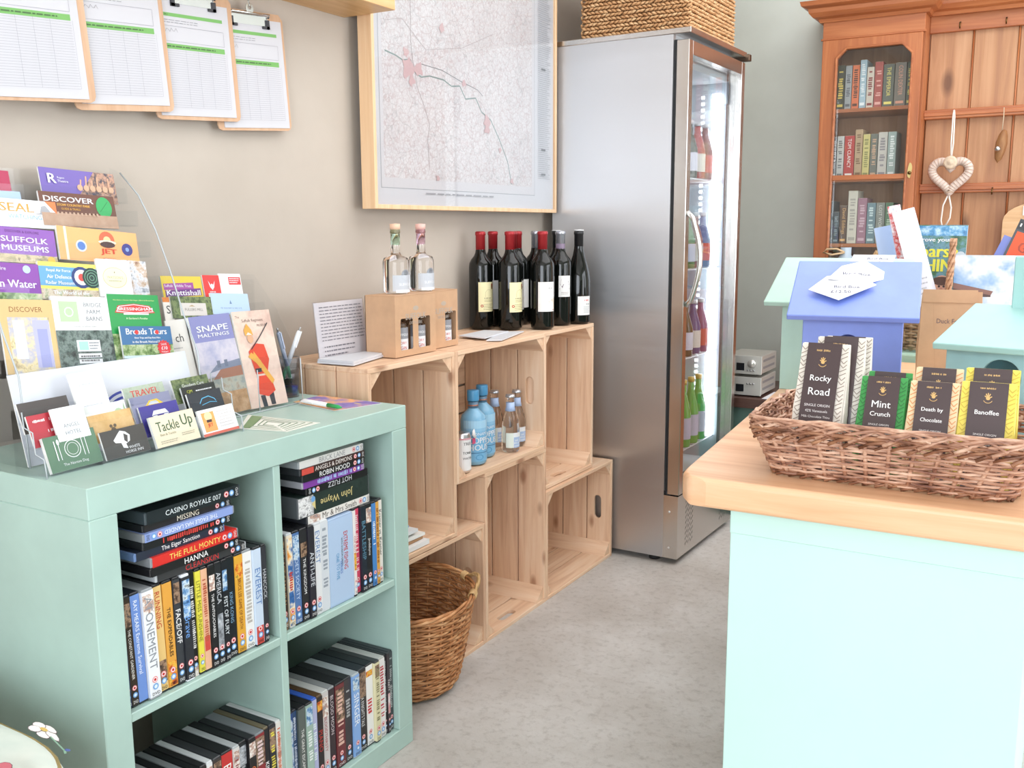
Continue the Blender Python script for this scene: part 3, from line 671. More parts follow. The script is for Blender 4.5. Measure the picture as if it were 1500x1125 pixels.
row('lower left cubby', [
 (.062, .078, 0, 'black disc', '222428', 'dddddd', '~ARMY', K(case='2a2c2f')), (.0785, .094, 0, 'black disc', '26282c', 'dddddd', '~DIAL', K(case='303336')),
 (.0945, .111, 0, 'dark disc', '2b2d31', 'dddddd', '~WILD', K(case='1e1f22')), (.1115, .127, 0, 'dark disc', '26282c', 'dddddd', '~CRY', K(case='2b2e31')),
 (.1275, .143, 0, 'pale topped disc', '8f9498', '333333', '~GRAN', K(case='aeb3b6')), (.1435, .159, 0, 'black disc', '202225', 'dddddd', '~ROME', K(case='26282b')),
 (.1595, .174, 0, 'grey topped disc', '7b8084', '222222', '~LUCK', K(case='888d90')), (.1745, .189, 0, 'black disc', '202225', 'dddddd', '~HOUSE', K(case='1f2123')),
 (.1895, .204, 0, 'black disc', '2c2320', 'dddddd', '~HEAT', K(case='2a2a2c')), (.2045, .218, 0, 'white topped disc', 'e4e5e6', '666666', '~LIFE', K(case='d6dadc', art=(.75, .95, ART4))),
 (.2185, .2375, 0, 'wide black disc', '3a3230', 'c0c0c0', '~HOME', K(case='3b3d40', art=(.85, .95, ART1))), (.238, .2635, 0, 'wide black disc with red spine', 'c4302e', 'f4f0ec', 'BEEN', K(case='232426', tv=(.5, .92))),
 (.264, .2795, 0, 'light grey disc', 'd9d6d2', '8a4040', '~GRIM', K(case='b4b9bb', art=(.7, .95, ART4))), (.280, .2985, 0, 'black disc', '24282c', 'a0a4a8', '~CODE', K(case='222426', art=(.75, .95, ('print_silver', ['26282c', '9a9fa6', 'd8dce2'], 60)))),
 (.299, .3165, 0, 'black disc with cream edge and orange capitals', '1d1b1c', 'e0753a', 'COLD', K(case='26262a', tv=(.45, .7), art=(.8, .95, ART4))), (.317, .3405, 0, 'grey disc with crimson spine', '8b2c30', 'e0c8c8', '~REMO', K(case='7c8084', art=(.65, .95, ART1))),
 (.341, .3545, 0, 'brown topped disc with white capitals', '1d1d1f', 'f4f4f4', 'KING', K(case='6b6048', tv=(.4, .7), bold=.0004)), (.355, .3725, 0, 'black disc with yellow label', '2a2c34', 'e8d84e', '~MUSE', K(case='2b2d30', art=(.7, .95, ART1))),
 (.373, .3855, 0, 'white topped disc with orange spine', 'e6e0da', 'd9622c', '~WAND', K(case='dfe0e0', art=(.1, .8, ART4)))], .0505)
row('lower right cubby', [
 (.406, .4185, 0, 'deep blue disc', '2d4f8c', 'cfd8e8', '~OCEAN', K(art=(.3, .9, ART2))), (.419, .4305, 0, 'navy disc', '2f4a72', 'cfd8e8', '~BLUE', K(case='2a2c34')),
 (.431, .4505, 0, 'cream grey disc with white capitals', '57605c', 'f2f2ee', 'THE GREAT ESCAPE', K(tv=(.3, .75))), (.451, .4705, 0, 'pale green disc', '9fb8ac', 'e9f0ec', '~FLAGS', K(tv=(.35, .7), art=(.75, .95, ART2))),
 (.471, .4865, 0, 'light violet disc', 'b4b8dc', 'e4f0f4', '~ALIEN HUNTER', K(case='3b62c0', tv=(.3, .75))), (.487, .5035, 0, 'black disc with red spaced capitals', '262022', 'c23a34', 'PIANO', K(case='5a4530', art=(.82, .93, ART3), tv=(.25, .7))),
 (.504, .5245, 0, 'white and grey disc with red lettering', 'cfc9c8', 'a83238', 'BLOODTHIRSTY', K(case='c6c8c6', tv=(.3, .7), art=(.7, .93, ART4))), (.525, .5435, 0, 'dark plum disc with pale capitals', '33262c', 'd9ccd0', 'BLOOD MOON', K(case='8c9092', tv=(.45, .9))),
 (.544, .5715, 0, 'wide maroon disc', '6e2c30', 'e0b8a8', '~THE DREAMERS', K(case='26272a', art=(.55, .93, ART1))), (.572, .5945, 0, 'dark grey disc', '3a3638', 'a8a8a8', '~BASEMENT', K(case='303234', tv=(.5, .9))),
 (.595, .6175, 0, 'sky blue disc with white capitals', '86aee4', 'f4f8fc', 'SINGER', K(case='aab4b8', tv=(.35, .8), art=(.8, .95, ART2))), (.618, .6445, 0, 'black disc with white spaced capitals', '2b2826', 'f0f0f0', "A KNIGHT'S TALE", K(case='2c3238', tv=(.3, .65), art=(.65, .95, ART1))),
 (.645, .6685, 0, 'white disc with red symbols', 'efeeec', 'c83c40', '~HERO', K(case='22252a', tv=(.4, .6), art=(.85, .92, ART3))), (.669, .6855, 0, 'cream yellow disc', 'ddd6ae', '8a8460', '~CASTAWAY', K(case='3a3c3e', art=(.8, .95, ART1))),
 (.686, .7065, 0, 'white disc with red capitals', 'e9e6e4', 'c0444c', '~SABRINA', K(case='b8bab6')), (.707, .7145, 0, 'slim black disc', '28282a', 'e0e0e0', '~QUEEN', K(case='2b2d30')),
 (.715, .7245, 0, 'black disc with red and white label', '3a3236', 'e6e0e0', 'PARTY', K(case='33363a', art=(.25, .5, ('print_label', ['c23a44', 'f0eeee'], 30)))), (.725, .7390, 0, 'grey black disc at the right end', '44474b', 'b0b0b0', '~CONTROL', K(case='3c4044'))], .0505)

# ============================================================ LEAFLETS AND CARD RACKS ON THE MINT UNIT
def leaf(name, label, cat, group, xb, y0, z0, w_, h_, th, k, face, draw=None, lean=0, edge='f0efec', rough=.35):
    t = thing(name, label, cat, (xb, y0, z0), (-lean, -math.atan(k), 0), group)
    B().box((-th, 0, 0), (0, w_, h_), C(edge, .6)).build('paper_stack', t)
    P = Prn(plane((0, 0, 0), (0, 1, 0), (0, 0, 1))); P.rect(0, 0, w_, h_, face if not isinstance(face, str) else C(face, rough))
    if draw: draw(P, w_, h_)
    P.b.build('cover_print', t); return t
W = C('e6e7ea', .4); BK = C('222226', .4)
GL_, GS = 'leaflets in the big clear rack', 'leaflets in the small clear rack'
green_photo = photo('print_garden', ['2f4a2a', '6f8f4f', 'b8c79a', 'd8d0b8'], 60); stone_photo = photo('print_stone', ['7d6a55', 'b9a58c', 'd9cdb8', '8f9f70'], 70)
crowd = photo('print_crowd', ['2c3350', '6b5a58', 'c79a80', '3f4f74'], 90)
ac = pane('clear_acrylic', (.98, .985, .99), .35); ace = C('b9c0c4', .2)
# big tiered rack
rk = thing('leaflet_rack', 'large clear acrylic tiered leaflet rack on the mint unit', 'leaflet rack', (0, 0, .79))
pr = [(-.03, .0), (.2, .0), (.197, .05), (.19, .15), (.157, .22), (.128, .30), (.092, .38), (.05, .446), (.0, .49), (-.03, .50)]
MY = lambda y: Matrix(((1, 0, 0, 0), (0, 0, 1, y), (0, 1, 0, 0), (0, 0, 0, 1)))
for y in (.034, .398):
    B().prism(pr, [], .003, ac, MY(y)).build('side_panel', rk); B().tube([(p[0], y+.0015, p[1]) for p in pr[1:-1]], .0016, ace, 5).build('panel_edge', rk)
for xf, z0 in ((.137, .142), (.0965, .262), (.071, .327), (.039, .386), (.012, .43)):
    B().box((xf-.03, .037, z0), (xf, .398, z0+.003), ac).box((xf+.0045, .037, z0), (xf+.007, .398, z0+.03), ac).build('tier_pocket', rk)
B().box((-.03, .037, .0), (-.027, .398, .49), ac).build('rack_back', rk)
def wp(P, w, h):
    for i, r in enumerate((.062, .052, .042, .032)): P.ring(.205, .035, r, .0045, C('3a45a8'), 20, .25, pi-.25)
    P.text('EAST ANGLIAN', .115, .03, .30, .055, C('d8343c'), fit=True, bold=.001)
leaf('header_board', 'wide white display board with blue arches at the foot of the big rack', 'sign', None, .195, .036, .7915, .36, .152, .002, .25, 'd9dde6', wp, .0)
def d_disc(P, w, h): P.text('DISCOVER', .006, h*.83, w*.9, h*.90, C('8b5a2c')); P.rect(.012, 0, w-.012, h*.76, photo('print_street', ['dfd8c8', 'b9b8c8', 'e8d8a8', '9a8468'], 40)); P.rect(.055, .01, .085, h*.72, C('b9b9dc')); P.rect(.062, .01, .08, h*.6, C('a0a4d4')); P.rect(.02, h*.2, .04, h*.72, C('dfe6f2'))
leaf('leaflet', 'straw coloured leaflet with lilac door photo at the left of the rack', 'leaflet', GL_, .1335, .053, .936, .098, .127, .004, .25, 'dcbb82', d_disc, .09)
def d_bridge(P, w, h):
    P.rect(.012, h*.64, .048, h*.93, C('b9ddaa')); P.ring(.03, h*.78, .009, .002, W, 10)
    for i, s in enumerate(('BRIDGE', 'FARM', 'BARNS')): P.text(s, .054, h*(.855-.1*i), w*.93, h*(.915-.1*i), C('8a8f94'))
    P.text('Discover something unique', .015, h*.56, w-.01, h*.59, C('9a9a9a')); P.rect(0, 0, w, h*.52, photo('print_barn', ['232a2c', '4a5a54', '7c8c86', '2e3438'], 60)); P.rect(.036, h*.22, .082, h*.38, W); P.rect(.04, h*.24, .058, h*.36, C('a8dccb')); P.lines(.06, h*.24, .08, h*.36, 3, C('8a8f94'), .4)
    P.rect(.036, h*.13, .082, h*.19, W); P.rect(.036, h*.05, .082, h*.11, W); P.lines(.04, h*.06, .08, h*.18, 2, C('777777'), .4)
leaf('leaflet', 'white leaflet with pale green square over a dark barn photo', 'leaflet', GL_, .134, .149, .935, .11, .127, .006, .25, 'f1f1f2', d_bridge, .09)
def d_bres(P, w, h):
    P.text('Gardens | Steam Heritage | Bed & Breakfast', .012, h*.9, w-.01, h*.92, C('e8e29a'), fit=True); P.poly([(.012, h*.72), (.02, h*.83), (.055, h*.86), (.09, h*.83), (.1, h*.72), (.055, h*.70)], C('c83a34')); P.poly([(.015, h*.735), (.022, h*.82), (.055, h*.85), (.088, h*.82), (.097, h*.735), (.055, h*.715)], W); P.poly([(.017, h*.745), (.024, h*.81), (.055, h*.84), (.086, h*.81), (.095, h*.745), (.055, h*.725)], C('cf3b38'))
    P.text('BRESSINGHAM', .018, h*.755, .095, h*.80, W, fit=True, bold=.0004); P.rect(.03, h*.69, .085, h*.715, W); P.text("A Gardener's Paradise", .015, h*.62, .1, h*.65, C('f0f4d8')); P.rect(0, 0, w, h*.4, green_photo)
leaf('leaflet', 'green leaflet with red and white banner behind a boat leaflet', 'leaflet', GL_, .134, .260, .934, .112, .125, .006, .25, '2f9a52', d_bres, .09)
def d_broads(P, w, h):
    P.rect(0, h*.0, w, h*.42, green_photo); P.rect(0, 0, w, h*.08, C('c9dcea')); P.text('Broads Tours', .008, h*.74, w-.008, h*.93, W, bold=.0006); P.circ(.034, h*.81, .0042, C('d23a34')); P.circ(.079, h*.81, .0042, C('d23a34'))
    P.text('River Trips and Day Boat Hire', .01, h*.59, w-.01, h*.66, W, bold=.0003); P.text('in the Broads National Park', .014, h*.47, w-.014, h*.54, W, bold=.0003)
    n = 28; P.poly([(.09+(.016 if i % 2 else .013)*cos(2*pi*i/n), h*.30+(.016 if i % 2 else .013)*sin(2*pi*i/n)) for i in range(n)], C('d8323a')); P.text('SAVE', .082, h*.38, .098, h*.45, W); P.text('£10', .081, h*.24, .099, h*.35, W, bold=.0004); P.text('TODAY', .082, h*.14, .098, h*.2, W)
leaf('leaflet', 'blue leaflet with red starburst in front of the green one', 'leaflet', GL_, .144, .270, .938, .112, .06, .004, .25, '3f6f9e', d_broads, .09)
def d_water(P, w, h): P.rect(0, 0, w, h*.22, green_photo); P.text('on Water', .004, h*.36, w*.92, h*.56, W, bold=.0008); P.circ(w*.75, h*.85, .007, C('bcd8f0')); P.text('hire', .0, h*.8, w*.5, h*.9, W)
leaf('leaflet', 'purple leaflet with large white lettering at the far left of the rack', 'leaflet', GL_, .0935, .063, 1.056, .088, .066, .004, .25, '8a4aa8', d_water, .1)
def d_raf(P, w, h):
    P.rect(0, 0, w, h*.28, stone_photo); P.text('The World of the', .012, h*.14, w-.01, h*.24, W, bold=.0005); P.rect(0, h*.36, w, h*.88, C('6aa6cf'))
    for i, s in enumerate(('Royal Air Force', 'Air Defence', 'Radar Museum')): P.text(s, .01, h*(.72-.16*i), .064, h*(.82-.16*i), W, bold=.0004)
    P.circ(w*.72, h*.62, .02, C('31427c')); P.circ(w*.72, h*.62, .0145, W); P.circ(w*.72, h*.62, .007, C('d04a44')); P.circ(w*.9, h*.62, .019, C('26423c'))
    for r in (.005, .01, .015): P.ring(w*.9, h*.62, r, .0008, C('8fc8a8'), 14)
leaf('leaflet', 'yellow and sky blue leaflet with target roundel', 'leaflet', GL_, .0945, .151, 1.053, .112, .067, .005, .25, 'f0e069', d_raf, .1)
leaf('leaflet', 'tall leaflet with brick building photo behind the white oval one', 'leaflet', GL_, .090, .29, 1.05, .088, .07, .003, .25, photo('print_brick', ['7a4a38', 'c9b098', 'dfe0e6', '8a9098'], 55), None, .1)
def d_wat(P, w, h): P.circ(w*.5, h*.52, .026, C('d8cc98'), 24, .02); P.circ(w*.5, h*.52, .0245, C('f0ecc8'), 24, .0185); P.text("WATSON'S", w*.18, h*.49, w*.82, h*.56, C('b0a878')); P.lines(w*.3, h*.41, w*.7, h*.45, 1, C('b0a878'), .5); P.poly([(w*.48, h*.63), (w*.52, h*.66), (w*.5, h*.69)], C('6a6040'))
leaf('leaflet', 'white leaflet with cream oval emblem', 'leaflet', GL_, .0985, .264, 1.05, .07, .071, .005, .25, 'eeeef4', d_wat, .1)
def d_suff(P, w, h): P.rect(0, 0, w, h*.24, photo('print_villages', ['4f6a3c', 'b0a078', 'd8c8a0', '86705a'], 90)); P.text('DISCOVER & EXPLORE', .012, h*.85, w-.012, h*.92, C('5a2a6c')); P.text('SUFFOLK', .02, h*.58, w-.015, h*.74, W, fit=True, bold=.0007); P.text('MUSEUMS', .02, h*.34, w-.015, h*.5, W, fit=True, bold=.0007); P.circ(w*.9, h*.12, .007, C('f0c050'))
leaf('leaflet', 'violet leaflet with museum title in the middle tiers at left', 'leaflet', GL_, .068, .083, 1.12, .12, .062, .004, .25, '8f5bb4', d_suff, .1)
def d_jet(P, w, h):
    P.rect(.013, 0, .018, h, C('fbe6cc')); u = w*.6; P.circ(w*.27, h*.45, .011, C('cfdcf4')); P.circ(w*.27, h*.45, .008, C('5a80c8')); P.circ(w*.85, h*.45, .012, C('3d3f8c')); P.circ(w*.85, h*.45, .004, C('8fa8e0'))
    P.circ(u, h*.70, .016, C('ec6a4a'), 18); P.circ(u, h*.68, .008, C('f8c896')); P.circ(u, h*.62, .019, C('f9e8cc'), 18, .004); P.circ(u, h*.55, .016, C('4a3030'), 12, .006); P.text('JET', u-.016, h*.22, u+.017, h*.42, C('d8402c'), fit=True, bold=.0008); P.text('ADVENTURES', u-.018, h*.08, u+.018, h*.13, C('d8402c'))
leaf('leaflet', 'wide orange leaflet with red jet lettering, upper right of the rack', 'leaflet', GL_, .068, .210, 1.119, .166, .062, .005, .25, 'f6b274', d_jet, .1)
def d_seal(P, w, h): P.text('SEAL', .01, h*.55, w*.62, h*.86, C('f0a04a'), fit=True, bold=.0008); P.text('WATCHING', .01, h*.30, w*.85, h*.46, C('7fb4dc')); P.poly([(w*.62, h*.5), (w*.72, h*.55), (w*.75, h*.8), (w*.82, h*.84), (w*.87, h*.7), (w*.92, h*.5)], C('a9a9ae')); P.poly([(w*.82, h), (w, h), (w, h*.55)], C('ee8450'))
leaf('leaflet', 'white leaflet with orange capitals and a grey seal', 'leaflet', GL_, .0355, .117, 1.178, .117, .05, .004, .25, 'f2f4f7', d_seal, .06)
def d_stow(P, w, h): P.text('DISCOVER', .008, h*.72, w*.7, h*.88, W, fit=True, bold=.0009); P.text('STOW COUNTRY PARK', .028, h*.60, w*.68, h*.67, C('e8b04a'), bold=.0003); P.text('GUIDE & TRAILS', .034, h*.49, w*.55, h*.55, C('e8b04a')); P.circ(w*.84, h*.64, .017, C('3aa860'), 18, .020); P.line([(w*.78, h*.5), (w*.9, h*.82)], .001, C('2a7a44')); P.rect(0, 0, w, h*.38, photo('print_tan', ['b08a70', 'c8a890'], 20)); [P.rect(.03+.008*i, h*.34, .034+.008*i, h*.42, C('caa890')) for i in range(11)]
leaf('leaflet', 'brown leaflet with a green leaf emblem and white capitals', 'leaflet', GL_, .035, .205, 1.179, .155, .063, .004, .25, '6a4030', d_stow, .05)
def d_reg(P, w, h): P.poly([(w*.42, 0), (w*.72, h), (w, h), (w, 0)], crowd); [P.line([(w*(.5+.08*i), h*.35), (w*(.53+.075*i), h*(.72+.12*(i % 2)))], .003, C('d8a88c')) for i in range(6)]; [P.circ(w*(.5+.085*i), h*.45, .006, C('d8b090')) for i in range(6)]; P.text('R', .014, h*.52, .03, h*.82, W, fit=True, bold=.0015); P.text('Regent', .03, h*.66, .052, h*.74, W); P.text('Theatre', .032, h*.56, .056, h*.64, W)
leaf('leaflet', 'purple and navy leaflet with cheering crowd, topmost in the rack', 'leaflet', GL_, .0075, .227, 1.226, .157, .06, .003, .25, '7360b0', d_reg, .05)
leaf('leaflet', 'crimson folded leaflet at the top left of the rack', 'leaflet', GL_, .004, .088, 1.205, .085, .075, .004, .25, 'b02a52', lambda P, w, h: P.rect(w*.72, 0, w*.73, h, C('8a1c3c')), .05)
leaf('leaflet', 'pale blue leaflet just below the crimson one', 'leaflet', GL_, .018, .09, 1.18, .093, .062, .003, .25, 'a9c4e0', lambda P, w, h: P.lines(.02, h*.7, w-.01, h*.8, 1, C('6a88b0'), .5), .03)

# small rack with two tall leaflets
r2 = thing('leaflet_rack', 'small clear acrylic leaflet rack behind the soldier leaflet', 'leaflet rack', (0, 0, .79))
for x, z0, z1 in ((.172, 0, .11), (.11, .10, .2), (.07, .16, .27)): B().box((x-.03, .445, z0), (x-.027, .70, z1), ac).box((x, .445, z0), (x+.003, .70, z0+.06), ac).build('pocket', r2)
B().prism([(0, 0), (.175, 0), (.17, .1), (.11, .2), (.04, .28), (0, .28)], [], .003, ac, MY(.70)).build('side_panel', r2)
B().tube([(.175, .7, .002), (.172, .7, .1)], .0014, ace, 5).tube([(.175, .445, .002), (.172, .445, .1)], .0014, ace, 5).tube([(.175, .57, .002), (.172, .57, .09)], .0012, ace, 5).tube([(.175, .445, .002), (.175, .7, .002)], .0012, ace, 5).build('rack_edge', r2)
def d_snape(P, w, h):
    P.rect(0, 0, w, h*.22, photo('print_reed', ['8a6a4c', 'b08a64', 'c9a98a'], 40)); P.rect(0, h*.22, w, h*.38, photo('print_water', ['7d8a8c', 'a8a89c', '8c6f5c'], 40)); P.rect(0, h*.38, w, h*.74, photo('print_sky', ['a8a8c4', 'c9c4d0', '9c9fc0'], 14))
    P.poly([(w*.25, h*.36), (w*.5, h*.46), (w, h*.48), (w, h*.36)], C('a0705c')); P.poly([(w*.2, h*.43), (w*.4, h*.5), (w, h*.53), (w, h*.46), (w*.5, h*.45)], C('7c8498')); P.rect(w*.42, h*.47, w*.50, h*.54, C('6c7488')); P.rect(w*.6, h*.47, w*.68, h*.54, C('6c7488'))
    P.text('SNAPE', w*.12, h*.84, w*.88, h*.90, W, fit=True, bold=.001); P.text('MALTINGS', w*.12, h*.785, w*.88, h*.82, W, fit=True, bold=.0004)
leaf('leaflet', 'mauve leaflet with white title over a waterside brick building', 'leaflet', GS, .160, .452, .797, .108, .206, .006, .25, '8587b8', d_snape, -.01)
def d_regt(P, w, h):
    P.text('The', .004, h*.93, .02, h*.955, C('6a5048')); P.text('Suffolk Regiment', .004, h*.875, w-.006, h*.915, C('6a5048')); P.text('MUSEUM', w*.5, h*.83, w-.008, h*.855, C('6a5048'))
    s = C('d6a684'); rd = C('d2452c'); go = C('d9a24a'); dk = C('2c3038')
    P.poly([(w*.30, h*.12), (w*.42, h*.12), (w*.44, h*.0), (w*.33, h*.0)], dk); P.poly([(w*.52, h*.14), (w*.66, h*.14), (w*.66, h*.01), (w*.55, h*.01)], dk)
    P.poly([(w*.26, h*.14), (w*.36, h*.32), (w*.66, h*.32), (w*.72, h*.15), (w*.5, h*.1)], rd); P.poly([(w*.30, h*.34), (w*.22, h*.58), (w*.42, h*.66), (w*.66, h*.64), (w*.72, h*.48), (w*.6, h*.34)], rd)
    P.poly([(w*.3, h*.5), (w*.35, h*.58), (w*.75, h*.26), (w*.68, h*.22)], go); P.rect(w*.3, h*.36, w*.46, h*.40, dk); P.poly([(w*.18, h*.53), (w*.28, h*.57), (w*.5, h*.47), (w*.4, h*.44)], go)
    P.circ(w*.33, h*.71, w*.08, s, 12, h*.045); P.poly([(w*.22, h*.745), (w*.20, h*.80), (w*.30, h*.87), (w*.40, h*.80), (w*.42, h*.745)], go); P.poly([(w*.24, h*.75), (w*.3, h*.78), (w*.4, h*.75)], C('d8d4c8'))
    P.line([(w*.30, h*.60), (w*.58, h*.72), (w*.86, h*.86)], .0022, dk)
leaf('leaflet', 'pink leaflet showing a red coated soldier in tall gold cap', 'leaflet', GS, .160, .561, .797, .108, .208, .004, .25, photo('print_pinkstone', ['d9b8ac', 'e3cbbc', 'c9a99c'], 12), d_regt, .02)
leaf('leaflet', 'cream leaflet mostly hidden left of the mauve one', 'leaflet', GS, .150, .40, .797, .05, .203, .003, .25, 'e2ddd6', lambda P, w, h: (P.text('ch', w*.1, h*.78, w*.95, h*.86, BK), P.rect(0, 0, w*.9, h*.35, C('c9ccd2')), P.lines(w*.1, h*.71, w*.6, h*.73, 1, C('aaaaaa'))), .0)
def d_full(P, w, h): P.rect(w*.2, h*.12, w*.85, h*.70, C('cfc9c4')); P.text('FULLERS MILL', w*.3, h*.34, w*.78, h*.46, C('6a6660')); P.poly([(w*.42, h*.54), (w*.5, h*.62), (w*.58, h*.54)], C('b09a7a'))
leaf('leaflet', 'dark green garden leaflet with grey title plate', 'leaflet', GS, .0905, .43, .996, .103, .045, .004, .25, photo('print_darkgarden', ['26301f', '4f5f3a', '7c8a5a', '33402c'], 80), d_full, .08)
leaf('leaflet', 'plain light blue leaflet behind the pink soldier one', 'leaflet', GS, .0905, .534, .996, .103, .045, .004, .25, 'b4cbe4', lambda P, w, h: (P.text('~SAXMU', w*.2, h*.25, w*.8, h*.34, C('8ea6c4')), P.poly([(w*.47, h*.5), (w*.5, h*.68), (w*.53, h*.5)], C('6a84a8'))), .08)
leaf('leaflet', 'orange and white leaflet edge between the two racks', 'leaflet', GS, .09, .413, .985, .022, .055, .003, .25, 'e8e2da', lambda P, w, h: (P.rect(0, h*.82, w, h, C('d9803a')), P.text('S', w*.2, h*.4, w*.8, h*.7, BK)), .08)
def d_knet(P, w, h): P.poly([(w*.04, h*.42), (w*.04, h*.68), (w*.78, h*.74), (w*.78, h*.46)], C('9c4a98')); P.text('Suffolk Wildlife Trust', w*.06, h*.53, w*.72, h*.66, W); P.poly([(w*.06, h*.12), (w*.06, h*.4), (w*.95, h*.5), (w*.95, h*.2)], C('6a3a80')); P.text('Knettishall', w*.09, h*.2, w*.92, h*.42, W, fit=True, bold=.0006)
leaf('leaflet', 'yellow leaflet with purple banners in the small rack', 'leaflet', GS, .056, .44, 1.03, .102, .05, .003, .25, 'd9c042', d_knet, .06)
leaf('leaflet', 'small red card with white antler mark', 'leaflet', GS, .058, .545, 1.03, .045, .047, .002, .25, 'dc3c3c', lambda P, w, h: (P.poly([(w*.3, h*.75), (w*.42, h*.55), (w*.5, h*.62), (w*.58, h*.55), (w*.7, h*.75), (w*.62, h*.45), (w*.5, h*.32), (w*.38, h*.45)], W), P.text('~Tau', w*.28, h*.2, w*.72, h*.27, W)), .06)
leaf('leaflet', 'white card with small red label beside the red card', 'leaflet', GS, .055, .592, 1.03, .062, .048, .002, .25, 'eceef0', lambda P, w, h: (P.rect(w*.42, h*.5, w*.97, h*.85, C('d83c40')), P.lines(w*.46, h*.55, w*.93, h*.82, 3, W, .4)), .06)

# business card holder
ch = thing('card_holder', 'clear acrylic stepped holder for business cards in front of the rack', 'card holder', (0, .008, .79))
b = B()
for xf, z0 in ((.283, .002), (.258, .042), (.234, .078)):
    B().box((xf-.022, 0, z0), (xf, .408, z0+.002), ac).box((xf, 0, z0), (xf+.002, .408, z0+.026), ac).build('step', ch)
for y in (0, .1, .203, .312, .407):
    B().prism([(.205, 0), (.285, 0), (.28, .03), (.258, .035), (.255, .07), (.235, .075), (.232, .1), (.205, .1)], [], .0015, ac, MY(y)).build('divider', ch)
for y in (.0, .408): B().tube([(.285, y, 0), (.281, y, .03), (.26, y, .036), (.257, y, .07), (.236, y, .076), (.233, y, .1)], .0012, ace, 5).build('edge', ch)
def card(label, xb, y0, z0, w, h, face, draw=None, n=3, lean=-.02, edge='f0efec'):
    leaf('business_card', label, 'business card', 'business cards in the clear holder', xb, y0, z0, w, h, .0012*n, .35, face, draw, lean, edge)
def d_nor(P, w, h): P.ring(w*.5, h*.55, .0145, .0012, W); P.ring(w*.5, h*.55, .010, .0007, W); [P.line([(w*x, h*.3), (w*x, h*.85)], .0012, W) for x in (.25, .70, .77)]; P.circ(w*.25, h*.8, .0025, W, 8, .005); P.line([(w*.18, h*.3), (w*.18, h*.85)], .0018, W); P.text('The Norton Dog', w*.22, h*.1, w*.75, h*.2, W)
card('sage green business cards with white plate and cutlery', .278, .022, .794, .092, .058, '5c7d64', d_nor, 6)
def d_wh(P, w, h): P.poly([(w*.42, h*.3), (w*.40, h*.48), (w*.28, h*.52), (w*.25, h*.62), (w*.36, h*.8), (w*.44, h*.92), (w*.55, h*.85), (w*.63, h*.7), (w*.6, h*.5), (w*.5, h*.42), (w*.52, h*.25)], W); P.poly([(w*.50, h*.8), (w*.58, h*.7), (w*.54, h*.45), (w*.48, h*.55)], C('4a4644')); P.text('WHITE', w*.5, h*.22, w*.82, h*.32, W); P.text('HORSE INN', w*.42, h*.08, w*.86, h*.18, W)
card('charcoal business cards with white horse head', .278, .121, .794, .088, .048, '45423f', d_wh)
def d_tu(P, w, h): P.text('Tackle', w*.1, h*.48, w*.6, h*.80, C('4a6448'), fit=True, bold=.0005); P.text('Up', w*.66, h*.42, w*.92, h*.88, C('4a6448'), fit=True, bold=.0008); P.text('Bait & Tackle', w*.12, h*.34, w*.5, h*.42, C('9a9478')); P.lines(w*.1, h*.08, w*.5, h*.2, 2, C('b0a890'), .4); P.lines(w*.6, h*.2, w*.92, h*.32, 2, C('b0a890'), .4)
card('cream business cards with green script lettering', .278, .223, .794, .096, .056, 'ecdcc0', d_tu, 5)
def d_jw(P, w, h): P.rect(0, 0, w, h*.1, C('d86a58')); P.rect(w*.08, h*.15, w*.42, h*.88, C('f0a860')); P.circ(w*.25, h*.72, .009, C('f8d8a8')); P.rect(w*.18, h*.5, w*.32, h*.6, C('4a3030')); P.text('JET', w*.12, h*.3, w*.38, h*.46, C('d8402c'), bold=.0004); P.lines(w*.5, h*.2, w*.95, h*.88, 6, C('d0c8c8'), .3)
card('white business cards with an orange panel, nearest the tall leaflets', .278, .327, .794, .086, .05, 'f5f3f1', d_jw, 4)
card('red business cards behind the sage green ones', .2545, .012, .834, .085, .052, 'b43440', lambda P, w, h: (P.text('~Black', w*.1, h*.75, w*.5, h*.85, W), P.text('~TheBoh', w*.35, h*.4, w*.8, h*.5, W), P.text('~Tiny', w*.5, h*.25, w*.85, h*.33, W)))
def d_an(P, w, h): P.line([(w*.5, h*.88), (w*.42, h*.62)], .0006, C('b8bcc0')); P.line([(w*.5, h*.88), (w*.58, h*.62)], .0006, C('b8bcc0')); P.line([(w*.44, h*.7), (w*.56, h*.7)], .0006, C('b8bcc0')); P.text('ANGEL', w*.2, h*.38, w*.8, h*.5, C('9a9fa4')); P.text('HOTEL', w*.2, h*.16, w*.8, h*.28, C('9a9fa4'))
card('tall white business cards with grey spaced capitals', .263, .048, .838, .058, .054, 'f3f4f6', d_an)
card('mottled tan business card with a small flower mark', .256, .116, .82, .085, .048, photo('print_parch', ['c79a5c', 'dcb880', 'cda468'], 20), lambda P, w, h: (P.circ(w*.5, h*.35, .005, C('6a5a48')), P.circ(w*.46, h*.5, .003, C('6a5a48')), P.circ(w*.55, h*.5, .003, C('6a5a48'))))
def d_pd(P, w, h): P.poly([(w*.35, h*.8), (w*.65, h*.8), (w*.72, h*.65), (w*.5, h*.3), (w*.28, h*.65)], W); P.poly([(w*.40, h*.66), (w*.60, h*.66), (w*.5, h*.4)], C('423a90')); P.line([(w*.3, h*.65), (w*.7, h*.65)], .001, C('423a90'))
card('deep purple business cards with white diamond', .258, .218, .812, .083, .055, '423a90', d_pd)
card('black business card with blue car outline', .257, .322, .83, .08, .044, '2b3038', lambda P, w, h: (P.line([(w*.3, h*.5), (w*.4, h*.7), (w*.6, h*.75), (w*.75, h*.6), (w*.78, h*.5)], .0016, C('5ab0d8')), P.line([(w*.35, h*.42), (w*.6, h*.5), (w*.8, h*.44)], .0012, C('5ab0d8'))))
